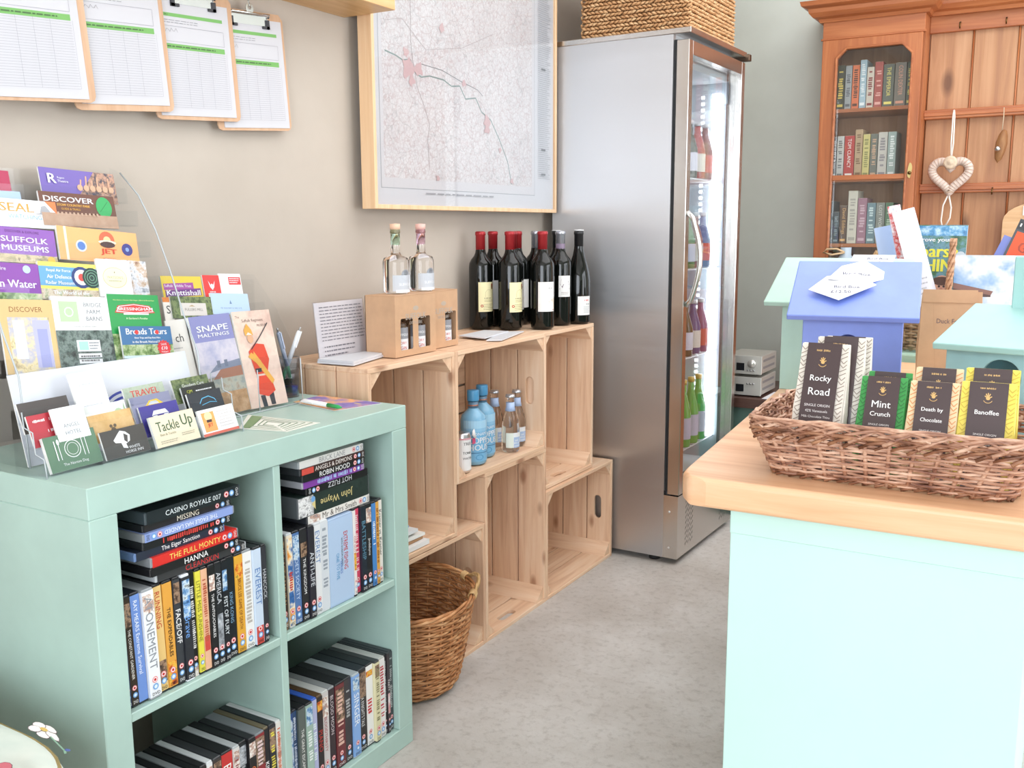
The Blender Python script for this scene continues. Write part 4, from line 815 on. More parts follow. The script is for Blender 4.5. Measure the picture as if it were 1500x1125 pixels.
card('dark brown card with an animal shape, back left of the holder', .229, .014, .853, .088, .05, '4a4442', lambda P, w, h: P.poly([(w*.55, h*.3), (w*.6, h*.55), (w*.75, h*.62), (w*.9, h*.5), (w*.92, h*.3)], C('a07058')))
card('very tall plain white card standing up at the back', .229, .115, .853, .062, .085, 'f4f5f8', lambda P, w, h: (P.text('~Bar', w*.2, h*.72, w*.8, h*.78, C('c4c8cc')), P.lines(w*.2, h*.3, w*.8, h*.34, 1, C('d0d4d8'), .4)))
card('greenish travel card with red lettering', .229, .208, .853, .086, .046, photo('print_sage', ['9aa894', 'b0bca8', '8f9c88'], 50), lambda P, w, h: (P.text('TRAVEL', w*.15, h*.6, w*.85, h*.85, C('d0403c'), fit=True, bold=.0003), P.circ(w*.4, h*.3, .012, C('5a7a68'), 12, .006)))
card('dark leafy card at the back right of the holder', .229, .312, .853, .086, .046, photo('print_darkgarden', ['26301f', '4f5f3a'], 80), lambda P, w, h: (P.text('Goodwin Care', w*.25, h*.6, w*.85, h*.78, W), P.lines(w*.35, h*.35, w*.75, h*.5, 2, C('a8b8a0'), .4)))
card('black taxi card with lime lettering', .243, .322, .839, .08, .046, '2a2c28', lambda P, w, h: (P.text('TAXI SERVICE', w*.12, h*.45, w*.9, h*.65, C('d8e04e'), fit=True, bold=.0004), P.text('CJM', w*.12, h*.7, w*.32, h*.85, C('d8e04e')), P.lines(w*.4, h*.72, w*.9, h*.82, 1, W)))
card('lilac grey card with a yellow car', .243, .21, .835, .086, .048, '8f90ac', lambda P, w, h: (P.poly([(w*.15, h*.35), (w*.2, h*.55), (w*.35, h*.62), (w*.45, h*.78), (w*.65, h*.8), (w*.78, h*.6), (w*.92, h*.52), (w*.92, h*.35)], C('ecc43c')), P.circ(w*.3, h*.36, .005, BK), P.circ(w*.78, h*.36, .005, BK), P.poly([(w*.4, h*.62), (w*.48, h*.74), (w*.62, h*.74), (w*.68, h*.62)], C('c8d0d8'))))
card('white and pale green illustrated card, middle of the holder', .243, .116, .835, .084, .046, 'eef0ec', lambda P, w, h: (P.text('~Laver', w*.15, h*.4, w*.5, h*.52, C('9aa09c')), P.circ(w*.8, h*.55, .009, C('b8cfa8')), P.poly([(w*.9, h*.2), (w*.95, h*.95), (w, h*.2)], C('a8c498')), P.circ(w*.52, h*.3, .003, C('777777'))))

# pens in a glass cup, papers on the unit
cp = thing('pen_cup', 'small clear glass cup with dark blue base holding two pens', 'cup', (.085, .745, .7905))
B().lathe([(.0, .004), (.026, .004), (.028, .03), (.031, .09), (.0325, .09), (.030, .03), (.028, 0), (0, 0)], pane('cup_glass', (.82, .86, .93), 1.2), 24, caps=False).build('glass_wall', cp)
B().lathe([(0, .004), (.0245, .004), (.026, .024), (0, .026)], C('27369a', .1), 20, caps=False).build('blue_base', cp)
def pen(label, loc, rot, bc, gc):
    t = thing('pen', label, 'pen', loc, rot, None)
    B().lathe([(.0012, -.0), (.0045, .012), (.005, .045)], C(gc, .3), 12).build('grip', t)
    B().lathe([(.005, .045), (.0052, .125), (.004, .13)], C(bc, .3), 12).build('barrel', t)
    B().lathe([(.0022, .13), (.0022, .14)], C('b0b0b0', .3, .8), 10).box((.004, -.0015, .09), (.008, .0015, .13), C(bc, .3)).build('clip', t)
pen('white pen with green grip standing tall in the glass cup', (.083, .729, .82), (R(-24), R(6), 0), 'eef0f4', '2fa05a')
pen('white pen with blue barrel leaning left in the glass cup', (.088, .758, .82), (R(20), R(4), 0), 'c9d4ec', '2fa05a')
pen('white pen with green grip lying on the leaflet by the unit edge', (.318, .662, .7985), (R(90), 0, R(-100)), 'f0f0f2', '35a85c')
def flat_sheet(name, label, cat, pts, z, th, mat, draw=None, F=None, group=None):
    t = thing(name, label, cat, (pts[0][0], pts[0][1], z), group=group); q = [(p[0]-pts[0][0], p[1]-pts[0][1]) for p in pts]
    B().prism(q, [], th, mat).build('paper', t)
    if draw: P = Prn(F or (lambda u, v, d: V((u, v, th+d)))); draw(P); P.b.build('top_print', t)
    return t
def fq(o, a, b, th):  # frame on a flat sheet: origin, u end, v end
    o, a, b = V((*o, 0)), V((*a, 0)), V((*b, 0)); return lambda u, v, d: (a-o)*u+(b-o)*v+V((0, 0, th+d))
gm = C('6f9070')
def maze(P):
    P.rect(.03, .04, .97, .96, C('f2f4ea'))
    for i in range(5): s = .07+.075*i; [P.line(q, .02, gm) for q in ([(s, s), (1-s, s), (1-s, 1-s), (s, 1-s), (s, s+.07)],)]
    P.rect(.05, .78, .95, .93, C('7c9a6c'))
o_, a_, b_ = (.367, .446), (.357, .543), (.263, .416)
flat_sheet('paper_sheet', 'green and white maze patterned sheet lying on the mint unit', 'sheet', [(.263, .425), (.365, .449), (.362, .545), (.175, .535)], .7905, .0008, C('eef0e6'), maze, lambda u, v, d: V((.365-.263, .449-.425, 0))+V((-.003, .096, 0))*u+V((-.102-.085*u, -.024+.014*u, 0))*v+V((0, 0, .0008+d)))
def wel(P): P.rect(0, 0, 1, 1, photo('print_sunset', ['5a48a8', '8a78c0', 'f0b070', 'f4c890', '6a58b0'], 8)); P.text('~ev', .62, .1, .9, .25, C('f0dc6a'))
flat_sheet('leaflet', 'purple and orange leaflet lying flat near the crate', 'leaflet', [(.305, .655), (.335, .775), (.15, .785), (.155, .69)], .7905, .0012, C('e8e4e4'), wel, lambda u, v, d: V((.03, .12, 0))*u+V((-.15-.035*u, .035-.025*u, 0))*v+V((0, 0, .0012+d)))

# ============================================================ BOTTLES ON THE CRATES
ZT = .8575
wg = C('0b0d0b', .06); wg2 = C('12150f', .06)
def bottle(name, label, cat, group, x, y, z, prof, mat, parts, ang=0, n=28):
    t = thing(name, label, cat, (x, y, z), (0, 0, ang), group)
    B().lathe(prof, mat, n).build('glass_body', t)
    for nm, pf, mt in parts: B().lathe(pf, mt, n).build(nm, t)
    return t
def lab(t, r, a_mid, z0, w, h, face, draw=None, nm='label'):
    P = Prn(cyl(r, a_mid, z0)); P.rect(-w/2, 0, w/2, h, face, 12)
    if draw: draw(P, w, h)
    P.b.build(nm, t)
BORD = [(.0, .006), (.030, .0), (.0355, .003), (.037, .008), (.037, .192), (.0355, .205), (.030, .216), (.021, .227), (.0165, .237), (.0145, .25), (.014, .292), (.0158, .293), (.0158, .299), (.013, .302), (0, .302)]
BURG = [(.0, .006), (.032, .0), (.0375, .003), (.039, .008), (.039, .14), (.036, .165), (.028, .195), (.020, .222), (.0155, .245), (.0145, .26), (.0142, .292), (.0155, .293), (.0155, .299), (.013, .302), (0, .302)]
def caps(h1, mat, z0=.243): return ('capsule', [(.0150, z0), (.0150, .290), (.0166, .2915), (.0166, .3), (.013, .3028), (0, .3028)], mat)
redc = C('a82a30', .35, .3); silv = C('b9bcc6', .25, .7); blc = C('222224', .3)
cream = C('ece4b6', .5); wl = C('e9e7e4', .5); crest = C('9a8a5a', .5)
LWD = {}
def l_castle(P, w, h):
    P.text('~CHA', w*-.2, h*.44, w*.25, h*.48, C('6a5a3a')); P.lines(-w*.25, h*.05, w*.38, h*.28, 4, C('8a7c50'), .25, 3); P.circ(-w*.32, h*.2, .0045, C('b4453a')); P.circ(-w*.32, h*.2, .002, cream)
    P.ring(w*.05, h*.62, .012, .0006, crest, 14, 0, pi); P.line([(w*.05-.012, h*.62), (w*.05-.012, h*.5)], .0006, crest); P.line([(w*.05+.012, h*.62), (w*.05+.012, h*.5)], .0006, crest); P.poly([(w*.22, h*.76), (w*.34, h*.76), (w*.36, h*.92), (w*.28, h*.97), (w*.2, h*.92)], C('7a5a34')); P.circ(w*.28, h*.9, .0025, C('b43a30')); P.lines(-w*.2, h*.33, w*.35, h*.42, 2, C('9a8c60'), .3)
def l_ala(P, w, h): P.text('ALA', -w*.1, h*.76, w*.48, h*.82, C('8f8f94')); P.lines(w*.05, h*.66, w*.42, h*.69, 1, C('a8a8ac'), .3); P.poly([(-w*.5, h*.2), (-w*.2, h*.34), (w*.1, h*.33), (w*.3, h*.42), (w*.5, h*.46), (w*.5, h*.05), (-w*.5, h*.05)], C('dccdb8')); [P.line([(-w*.45, h*(.12+.06*i)), (w*.1, h*(.22+.06*i)), (w*.48, h*(.34+.04*i))], .0006, C('c2ad92')) for i in range(3)]; P.circ(w*.40, h*.06, .002, C('b43a30'))
def l_rock(P, w, h): P.rect(-w*.42, h*.34, w*.42, h*.9, C('c9c0c6')); P.poly([(-w*.40, h*.6), (-w*.3, h*.82), (0, h*.88), (w*.3, h*.75), (w*.4, h*.55), (w*.1, h*.5), (-w*.1, h*.6), (-w*.2, h*.42)], C('7a6674')); P.rect(-w*.42, h*.34, w*.42, h*.42, C('6a5866')); P.lines(-w*.3, h*.1, w*.35, h*.25, 2, C('a08a8a'), .3)
def l_w2(P, w, h): P.text('~Zap', -w*.05, h*.74, w*.42, h*.84, C('d86a6a')); P.text('~RIO', w*.1, h*.55, w*.45, h*.62, C('666a70')); P.lines(-w*.1, h*.1, w*.45, h*.48, 5, C('9aa0a8'), .25)
A0 = R(-28)
def wine(lb, x, y, cap_, lf, lw=.062, lh=.092, lz=.055, am=R(-20), prof=BORD, z0=.243, face=None, extra=()):
    t = bottle('wine_bottle', lb, 'wine bottle', 'wine bottles on the pine crates', x, y, ZT, prof, wg, [caps(0, cap_, z0)]+list(extra))
    lab(t, .0373 if prof is BORD else .0393, am, lz, lw, lh, face or wl, lf); return t
wine('red capped wine bottle with cream castle label, leftmost of the front ones', .018, 1.690, redc, l_castle, face=cream, am=R(-22))
wine('red capped wine bottle half hidden behind the leftmost one', -.004, 1.800, redc, l_ala)
wine('red capped wine bottle with cream label and narrow arch, second in front', .108, 1.718, redc, l_castle, face=cream, am=R(-14))
wine('red capped wine bottle directly behind the second cream labelled one', .070, 1.795, redc, l_ala)
wine('red capped wine bottle deepest in the middle of the group', .040, 1.880, redc, None)
wine('silver capped wine bottle behind the big white labelled one', .068, 1.955, silv, l_rock, z0=.23)
wine('red capped wine bottle with large white mountain label in front', .186, 1.786, redc, l_ala, lw=.058, am=R(-38))
wine('black capped wine bottle mostly hidden between two silver capped ones', .120, 2.005, blc, None, extra=[('cap_top', [(0, .3028), (.0166, .3028), (.0166, .3045), (0, .305)], C('e8e8e8', .4))])
wine('silver capped wine bottle with purple rock picture label', .176, 1.925, silv, l_rock, lw=.042, lh=.068, lz=.092, am=R(-38), extra=[('capsule_band', [(.0151, .231), (.0151, .262)], C('7a6a80', .4))], z0=.231)
wine('slender sloping shouldered wine bottle with white low label, rightmost', .205, 2.000, blc, l_w2, lw=.05, lh=.062, lz=.028, am=R(-30), prof=BURG, z0=.25, extra=[('cap_top', [(0, .3028), (.016, .3028), (.0162, .306), (0, .3065)], C('ececec', .4))])

kraft = paint('cda582', .7, .05, 14, .1)
def giftbox(label, x, y, w, d, h, bottles, xs):
    t = thing('gift_box', label, 'gift box', (x, y, ZT-.001), group='brown card gift boxes of small gin bottles')
    # front panel faces +x with bottle shaped windows
    def win(cx): return [(cx-.023, .016), (cx+.023, .016), (cx+.026, .019), (cx+.026, .090), (cx+.023, .094), (cx-.023, .094), (cx-.026, .090), (cx-.026, .019)]
    MXY = Matrix(((0, 0, 1, d-.0015), (1, 0, 0, 0), (0, 1, 0, 0), (0, 0, 0, 1)))
    B().prism([(0, 0), (w, 0), (w, h), (0, h)], [win(c) for c in xs], .0015, kraft, MXY).build('front_panel', t)
    B().box((0, 0, 0), (d-.0015, .0015, h), kraft).build('side_panel', t); B().box((0, w-.0015, 0), (d-.0015, w, h), kraft).build('side_panel', t)
    B().box((0, 0, 0), (.0015, w, h), kraft).build('back_panel', t); B().box((0, 0, h), (d+.001, w, h+.0018), kraft).build('lid', t, bevel=.0008)
    b = B().box((.002, .0015, .0), (d-.002, w-.0015, .002), kraft); b.build('base', t)
    P = Prn(lambda u, v, dd: V((d+dd, u, v))); P.text('SUFFOLK', w*.12, h*.60, w*.88, h*.70, C('b3a79c'), bold=.0005); P.text('DISTILLERY', w*.25, h*.52, w*.75, h*.57, C('b3a79c')); P.circ(w*.5, h*.78, .012, C('b8a898'), 14, .006); P.b.build('front_print', t)
    for c in xs:
        q = thing('gin_miniature', 'small gin bottle in the '+('left' if c < w*.4 else 'right')+' window of the '+('front' if 'in front' in label else 'rear')+' brown gift box', 'bottle', (x+d-.0255, y+c, ZT+.002), group='gin miniatures in the gift boxes')
        B().lathe([(0, 0), (.020, 0), (.0225, .004), (.0225, .068), (.018, .078), (.009, .086), (.009, .096), (0, .096)], glass('clear_glass'), 18).build('glass_body', q)
        B().lathe([(.0095, .088), (.0095, .108), (0, .108)], C('4a3a30', .4), 14).build('cap', q)
        P = Prn(cyl(.0228, R(-24), .006)); P.rect(-.028, 0, .028, .034, W, 10); P.rect(-.028, .034, .028, .062, C('8f9096'), 8); P.text('SUFFOLK', -.018, .040, .018, .049, W, bold=.0003); P.text('DRY', -.008, .020, .010, .028, C('c8504a')); P.text('GIN', -.008, .008, .010, .016, C('c8504a')); P.b.build('label', q)
giftbox('brown card gift box in front with two little bottles in windows', .115, .998, .172, .092, .150, 2, (.048, .122))
giftbox('brown card gift box behind the front one, one window visible', .095, 1.172, .134, .090, .150, 1, (.10,))
GIN = [(0, .003), (.028, 0), (.032, .004), (.033, .012), (.033, .078), (.030, .088), (.015, .094), (.0115, .1), (.0110, .148), (.0132, .150), (.0132, .156), (0, .156)]
for i, (lb, x, y, cc) in enumerate((('clear gin bottle with pink cork, left one on the gift boxes', .155, 1.075, 'e8c0a4'), ('clear gin bottle with pink cork, right one on the gift boxes', .15, 1.19, 'e8b8ac'))):
    t = bottle('gin_bottle', lb, 'bottle', 'gin bottles on top of the gift boxes', x, y, 1.0095, GIN, glass('clear_glass'), [('cork_stopper', [(0, .15), (.0105, .15), (.0105, .158), (.0130, .159), (.0130, .172), (0, .173)], C(cc, .6)), ('ribbon_seal', [(.0118, .12), (.0122, .17)], pane('seal%d' % i, (.8, .95, .85) if i == 0 else (.95, .8, .9)))])
    P = Prn(cyl(.0334, R(-20), .006)); P.rect(-.028, 0, .030, .04, C('c3c7ce'), 10); P.circ(.008, .04, .014, C('a9adb4'), 14); P.text('SUFFOLK', -.012, .012, .028, .022, W, bold=.0004); P.rect(-.02, -.003, .03, .004, W, 8); P.b.build('label', t)

# acrylic text sign, booklets, loose leaflets
sg = thing('acrylic_sign', 'upright acrylic sign with dense black handwriting style text', 'sign', (.098, .845, ZT), (0, R(-6), R(0)))
B().box((-.0035, 0, 0), (0, .185, .142), pane('sign_acrylic', (.96, .96, .97))).build('acrylic_sheet', sg); B().box((-.003, .003, .004), (-.001, .182, .14), C('d6d1d4', .5)).build('paper', sg)
P = Prn(plane((0, 0, 0), (0, 1, 0), (0, 0, 1))); P.lines(.018, .045, .178, .132, 11, C('77747c'), .26, 11, .05); P.lines(.03, .008, .15, .038, 3, C('77747c'), .3, 4, .5); [P.circ(.024, .013+.01*i, .0016, C('444048')) for i in range(3)]; P.b.build('sign_text', sg)
s2 = thing('acrylic_sign', 'small leaning sign almost hidden behind the gift boxes', 'sign', (.0, 1.40, ZT), (0, R(-5), 0))
B().box((-.003, -.12, 0), (0, .075, .145), C('eae8ec', .4)).build('card', s2); P = Prn(plane((0, 0, 0), (0, 1, 0), (0, 0, 1))); P.lines(-.1, .09, .06, .135, 5, C('66636a'), .4, 8, .1); P.b.build('sign_text', s2)
for i, zz in enumerate((0, .0052)):
    flat_sheet('booklet', ('lower' if i == 0 else 'upper')+' white booklet of the pair lying before the acrylic sign', 'booklet', [(.102, .832+.002*i), (.207, .838), (.168, 1.0-.006*i), (.108, 1.0)], ZT+zz, .0048, C('d8dae0', .5), group='white booklets before the sign')
for i, (q, zz) in enumerate((([(.215, 1.405), (.250, 1.43), (.19, 1.66), (.14, 1.62)], 0), ([(.10, 1.44), (.2, 1.42), (.165, 1.61), (.085, 1.60)], .0035))):
    flat_sheet('booklet', ('front' if i == 0 else 'rear')+' white leaflet with dark line lying left of the wine bottles', 'leaflet', q, ZT+zz, .003, C('dcdde2', .5), group='white leaflets by the wine')

# ---- bottles in the upper landscape crate
Z2 = .5115
SQ = [(0, .004), (.030, 0), (.036, .004), (.037, .012), (.037, .125), (.033, .14), (.02, .152), (.0145, .158), (.0140, .178), (0, .178)]
bg = C('7fb2d0', .08)
def l_cop(P, w, h):
    P.rect(-w*.5, h*.80, w*.5, h*.98, C('a5cfe8'), 12); P.rect(-w*.5, 0, w*.5, h*.72, C('78b2d8'), 12); P.text('ADNAMS', -w*.25, h*.62, w*.3, h*.71, W); P.text('COPPER', -w*.34, h*.44, w*.46, h*.58, W, fit=True, bold=.0009); P.text('HOUSE', -w*.34, h*.27, w*.46, h*.41, W, fit=True, bold=.0009); P.rect(-w*.34, h*.2, w*.46, h*.22, C('4a7ba4'), 8); P.circ(0, h*.1, .012, C('4f90bc'), 12, .008)
for lb, x, y in (('blue capped gin bottle on the left in the upper crate', .192, 1.368), ('blue capped gin bottle on the right in the upper crate', .165, 1.458)):
    t = bottle('gin_bottle', lb, 'bottle', 'blue gin bottles in the crate', x, y, Z2, SQ, bg, [('cap', [(0, .18), (.0165, .18), (.0172, .183), (.0172, .208), (.0165, .210), (0, .210)], C('4f94c0', .35)), ('neck_bands', [(.0146, .160), (.0148, .178)], C('5d7f98', .3)), ('copper_ring', [(.0150, .166), (.0150, .170)], C('b8806a', .3, .5))])
    lab(t, .0374, R(-30), .012, .095, .118, C('8fc0e0'), l_cop)
t = thing('gift_tag', 'small round pink and white tag on the left blue gin bottle', 'tag', (.216, 1.338, .605)); B().lathe([(0, 0), (.013, 0), (.013, .001), (0, .001)], C('e9e4e2'), 16, Matrix.Rotation(R(80), 4, 'Y')).box((.0, -.013, -.028), (.001, .013, -.012), C('d8527a')).build('tag_card', t)
can = thing('drink_can', 'slim silver tonic can at the left end of the upper crate', 'can', (.220, 1.268, Z2))
B().lathe([(0, 0), (.02, 0), (.0235, .006), (.0235, .1), (.021, .107), (.0205, .11), (0, .108)], metal('can_aluminium', 'd8d9dc', .3), 22).build('can_body', can); P = Prn(cyl(.0237, R(-30), .008)); P.rect(-.03, .0, .03, .09, C('e8e6e6'), 10); P.text('TREE', -.01, .07, .02, .078, BK); P.text('TONIC', -.01, .045, .02, .053, BK, bold=.0003); P.text('WATER', -.01, .03, .02, .038, BK); P.rect(-.03, .085, .03, .09, C('d8a0a8'), 8); P.b.build('label', can)
TON = [(0, .003), (.023, 0), (.0265, .004), (.027, .012), (.027, .075), (.024, .095), (.016, .118), (.0122, .132), (.0115, .158), (.013, .160), (.013, .166), (0, .166)]
def l_ton(P, w, h): P.rect(-w*.5, 0, -w*.05, h, C('dfe6dc'), 5); P.rect(-w*.02, 0, w*.5, h*.7, C('a8bfe0'), 6); P.text('~FEV', .0, h*.42, w*.42, h*.56, W); P.text('~TRE', .0, h*.25, w*.42, h*.38, W); P.rect(0, h*.1, w*.42, h*.14, W, 4)
for lb, x, y in (('clear tonic bottle in front of the others in upper crate', .205, 1.552), ('clear tonic bottle at the right end in upper crate', .180, 1.632), ('clear tonic bottle behind the front one in upper crate', .125, 1.592), ('clear tonic bottle farthest left, half behind the blue gin', .088, 1.530)):
    t = bottle('tonic_bottle', lb, 'bottle', 'tonic bottles in the crate', x, y, Z2, TON, glass('clear_glass'), [('crown_cap', [(0, .167), (.0145, .163), (.0148, .165), (.0130, .171), (0, .172)], C('c9ccd2', .3, .7)), ('neck_label', [(.0160, .122), (.0132, .134), (.0127, .148)], C('b4c8ea', .4))])
    lab(t, .0274, R(-36), .014, .05, .045, W, l_ton)
# magazines in the tall crate
mz = .3715
for i, (cl, th, dx, dy, a) in enumerate((('efefef', .012, .0, 0, 0), ('a8805c', .006, -.01, -.01, 3), ('f2f2ee', .007, -.02, .005, -4), ('5f7a60', .005, -.03, -.02, 4), ('e4e8ea', .008, -.022, -.015, -2), ('c8d4e4', .006, -.035, -.03, 5), ('8fa8cc', .004, -.03, -.035, 0))):
    t = thing('magazine', ['thick white magazine at the bottom of the pile', 'brown covered magazine just above the bottom one', 'white magazine with fanned pages, third from the bottom', 'dark green magazine in the middle of the pile', 'pale magazine above the green one in the pile', 'blue grey magazine second from the pile top', 'blue covered magazine on top of the pile'][i]+' in the crate', 'magazine', (.02+dx+.03, .855+dy*.3, mz), (0, 0, R(a*.4)), 'magazines piled in the tall crate')
    B().box((0, 0, 0), (.2, .21+dy, th), C(cl, .5)).build('pages', t, bevel=.0006); B().box((0, 0, th), (.2, .21+dy, th+.0006), C(cl if i != 6 else '8fa8cc', .3)).build('cover', t); mz += th+.0012

# ============================================================ WICKER
def twig(name, cols, r=.5):
    k = ('twig', name)
    if k not in MC:
        m_, nt, b = newmat(name); nt.links.new(ramp(nt, noise(nt, mp(nt, (14, 14, 60)), 2, 3), [(.3, cols[0]), (.5, cols[1]), (.7, cols[2])]), b.inputs['Base Color']); b.inputs['Roughness'].default_value = r; MC[k] = m_
    return MC[k]
def wicker(name, par, path, z_of, nst, rows, amp, r, mat, seed=3, step=3, rs=None, pair=True):
    "path(s,h)->(x,y), s in 0..1 round, h in 0..1 up; woven rods pass in and out of nst stakes"
    rn = random.Random(seed); b = B(); N = nst*step
    for j in range(rows):
        h = (j+.5)/rows; pts = []; ph = j % 2; dj = rn.uniform(-.12, .12)/rows
        for i in range(N):
            s = i/N; x, y = path(s, h); x2, y2 = path(s+.002, h); nx, ny = (y2-y), -(x2-x); l = math.hypot(nx, ny) or 1
            o = amp*cos(pi*i/step+pi*ph); hz = h+dj+rn.uniform(-.1, .1)/rows; pts.append((x+nx/l*o, y+ny/l*o, z_of(hz)))
        b.tube(pts, r*rn.uniform(.85, 1.12), mat, 5, True)
    o = b.build(name, par); o['kind'] = 'stuff'
    st_ = B()
    for i in range(nst): s = i/nst; st_.tube([(*path(s, h), z_of(h)) for h in (0, .33, .66, 1)], rs or r*1.15, mat, 5)
    o2 = st_.build('stakes', par); o2['kind'] = 'stuff'; return o
def border(name, par, path, z0, rise, n, span, r, mat, seed=5, out=.004):
    rn = random.Random(seed); b = B()
    for i in range(n):
        s0 = i/n; pts = []
        for k in range(9):
            q = k/8; x, y = path(s0+span*q, 1.0+.1*sin(pi*q)); x2, y2 = path(s0+span*q+.002, 1.0); nx, ny = (y2-y), -(x2-x); l = math.hypot(nx, ny) or 1
            o = out*(1-2*abs(((q*2+i*.5) % 1)-.5)*1.6); pts.append((x+nx/l*o, y+ny/l*o, z0+rise*(sin(pi*q*.9))**.8+rn.uniform(-.001, .001)))
        b.tube(pts, r*rn.uniform(.85, 1.15), mat, 5, taper=lambda q: 1-.45*q)
    o = b.build(name, par); o['kind'] = 'stuff'; return o
willow = twig('willow', ['84542f', 'bd8050', 'dcab7c']); willowd = twig('willow_dark', ['3f2c1c', '6f5236', '9a7a52'])
wb = thing('wicker_basket', 'round brown wicker basket standing on the floor by the crates', 'basket', (.40, .985, 0))
wb.location = (.215, 1.022, .016); wb.rotation_euler = (R(5), R(3), 0)
rad = lambda h: .118+.047*min(h, 1.0)**.8
cpath = lambda s, h: (rad(h)*cos(2*pi*s), rad(h)*sin(2*pi*s))
wicker('weave', wb, cpath, lambda h: .004+.235*h, 30, 30, .0032, .0036, willow, rs=.003)
B().lathe([(0, 0), (.118, 0), (.118, .006), (0, .006)], willowd, 24).build('base', wb)
b = B(); 
for q in (0, 1, 2): b.tube([((.165+.005*cos(6*a+q*2.1))*cos(a), (.165+.005*cos(6*a+q*2.1))*sin(a), .243+.005*sin(6*a+q*2.1)) for a in [2*pi*i/60 for i in range(60)]], .0042, willow, 6, True)
b.build('rim', wb)
for hn, a0 in (('handle', .75), ('handle', .75+pi)):
    b = B()
    for q in (0, 1): b.tube([((.168+.012*sin(pi*i/12)+.003*cos(i+q*3))*cos(a0-.3+.05*i), (.168+.012*sin(pi*i/12))*sin(a0-.3+.05*i), .246+.022*sin(pi*i/12)+.003*sin(i*1.2+q*3)) for i in range(13)], .0042, twig('willow_pale', ['9c7a50', 'c49c68', 'd9b988']), 6)
    b.build(hn, wb)
    for a in (a0-.33, a0+.33):
        w_ = B()
        for k in range(5): c = (a+(k-2)*.028); w_.tube([(.165*cos(c)+.010*cos(t_)*cos(c), .165*sin(c)+.010*cos(t_)*sin(c), .245+.010*sin(t_)) for t_ in [2*pi*i/10 for i in range(10)]], .0022, twig('willow_pale', ['9c7a50']), 5, True)
        w_.build('binding', wb)

# seagrass basket on the fridge
sgm = twig('seagrass', ['a8764a', 'c8996a', 'e0bd90'], .7)
sb2 = thing('seagrass_basket', 'chunky woven straw coloured seagrass basket on top of the fridge', 'basket', (.10, 2.225, 1.8075), (0, 0, -.02))
b = B(); rn = random.Random(4); Wb, Db, Hb = .385, .44, .3
b.box((.008, .008, 0), (Wb-.008, Db-.008, Hb-.01), C('8a6038', .8))
per = [((0, 0), (Wb, 0)), ((Wb, 0), (Wb, Db)), ((Wb, Db), (0, Db)), ((0, Db), (0, 0))]
st = B()
for j in range(24):
    z = .006+j*.0125
    for (p, q) in per:
        Lg = math.hypot(q[0]-p[0], q[1]-p[1]); n = int(Lg/.016); dx, dy = (q[0]-p[0])/Lg, (q[1]-p[1])/Lg
        for i in range(n):
            s = (i+.5*(j % 2)+rn.uniform(-.1, .1))*.016; a = 1 if j % 2 else -1; zz = z+rn.uniform(-.001, .001)
            st.tube([(p[0]+dx*s, p[1]+dy*s, zz-.004*a), (p[0]+dx*(s+.009)+dy*.004, p[1]+dy*(s+.009)-dx*.004, zz), (p[0]+dx*(s+.019), p[1]+dy*(s+.019), zz+.004*a)], .0052*rn.uniform(.85, 1.1), sgm, 4, taper=lambda q: .6+.4*sin(pi*q))
b.build('inner_wall', sb2); o = st.build('weave', sb2); o['kind'] = 'stuff'

# ============================================================ FRIDGE CONTENTS
def fz(x, y, z): return (-.0035+x, 2.207+y, z)
gbt = C('4fae4a', .15); k = 0
for (z, cols) in ((.3635, ['4fb04a']), (.7035, ['3a3f7c', '7a3a6c', '35402c']), (1.0235, ['8a4a40', '4a6a9c', '6a8a5c']), (1.3435, ['b03a34', '7a2c2c', '444a3c'])):
    for r_ in range(2):
        for i in range(5):
            x = FX-.04-r_*.08; y = .105+i*.082
            c = cols[(i+r_) % len(cols)]; h = .25 if z < .5 else .2
            t = thing('drink_bottle', ['bright green', 'mixed dark', 'small soft drink', 'red labelled'][[.3635, .7035, 1.0235, 1.3435].index(z)]+' bottle on the '+['bottom', 'second', 'third', 'top'][[.3635, .7035, 1.0235, 1.3435].index(z)]+' fridge shelf, '+['front', 'rear'][r_]+' row, '+ORD[i]+' from left', 'bottle', fz(x, y, z), group='bottles inside the fridge')
            B().lathe([(0, 0), (.028, 0), (.03, .005), (.03, h*.5), (.022, h*.65), (.012, h*.8), (.011, h*.94), (0, h*.94)], C(c, .12), 16).build('glass_body', t)
            B().lathe([(0, h*.93), (.013, h*.93), (.013, h), (0, h)], C('d8b850' if z < .5 else 'c8c8cc', .3), 14).build('cap', t)
            P = Prn(cyl(.0303, R(-50), h*.12)); P.rect(-.04, 0, .04, h*.32, C('c9c4dc' if z < .5 else ['e0d8d0', 'c8463c', 'd8d8e8'][(i+r_) % 3]), 10); P.b.build('label', t)

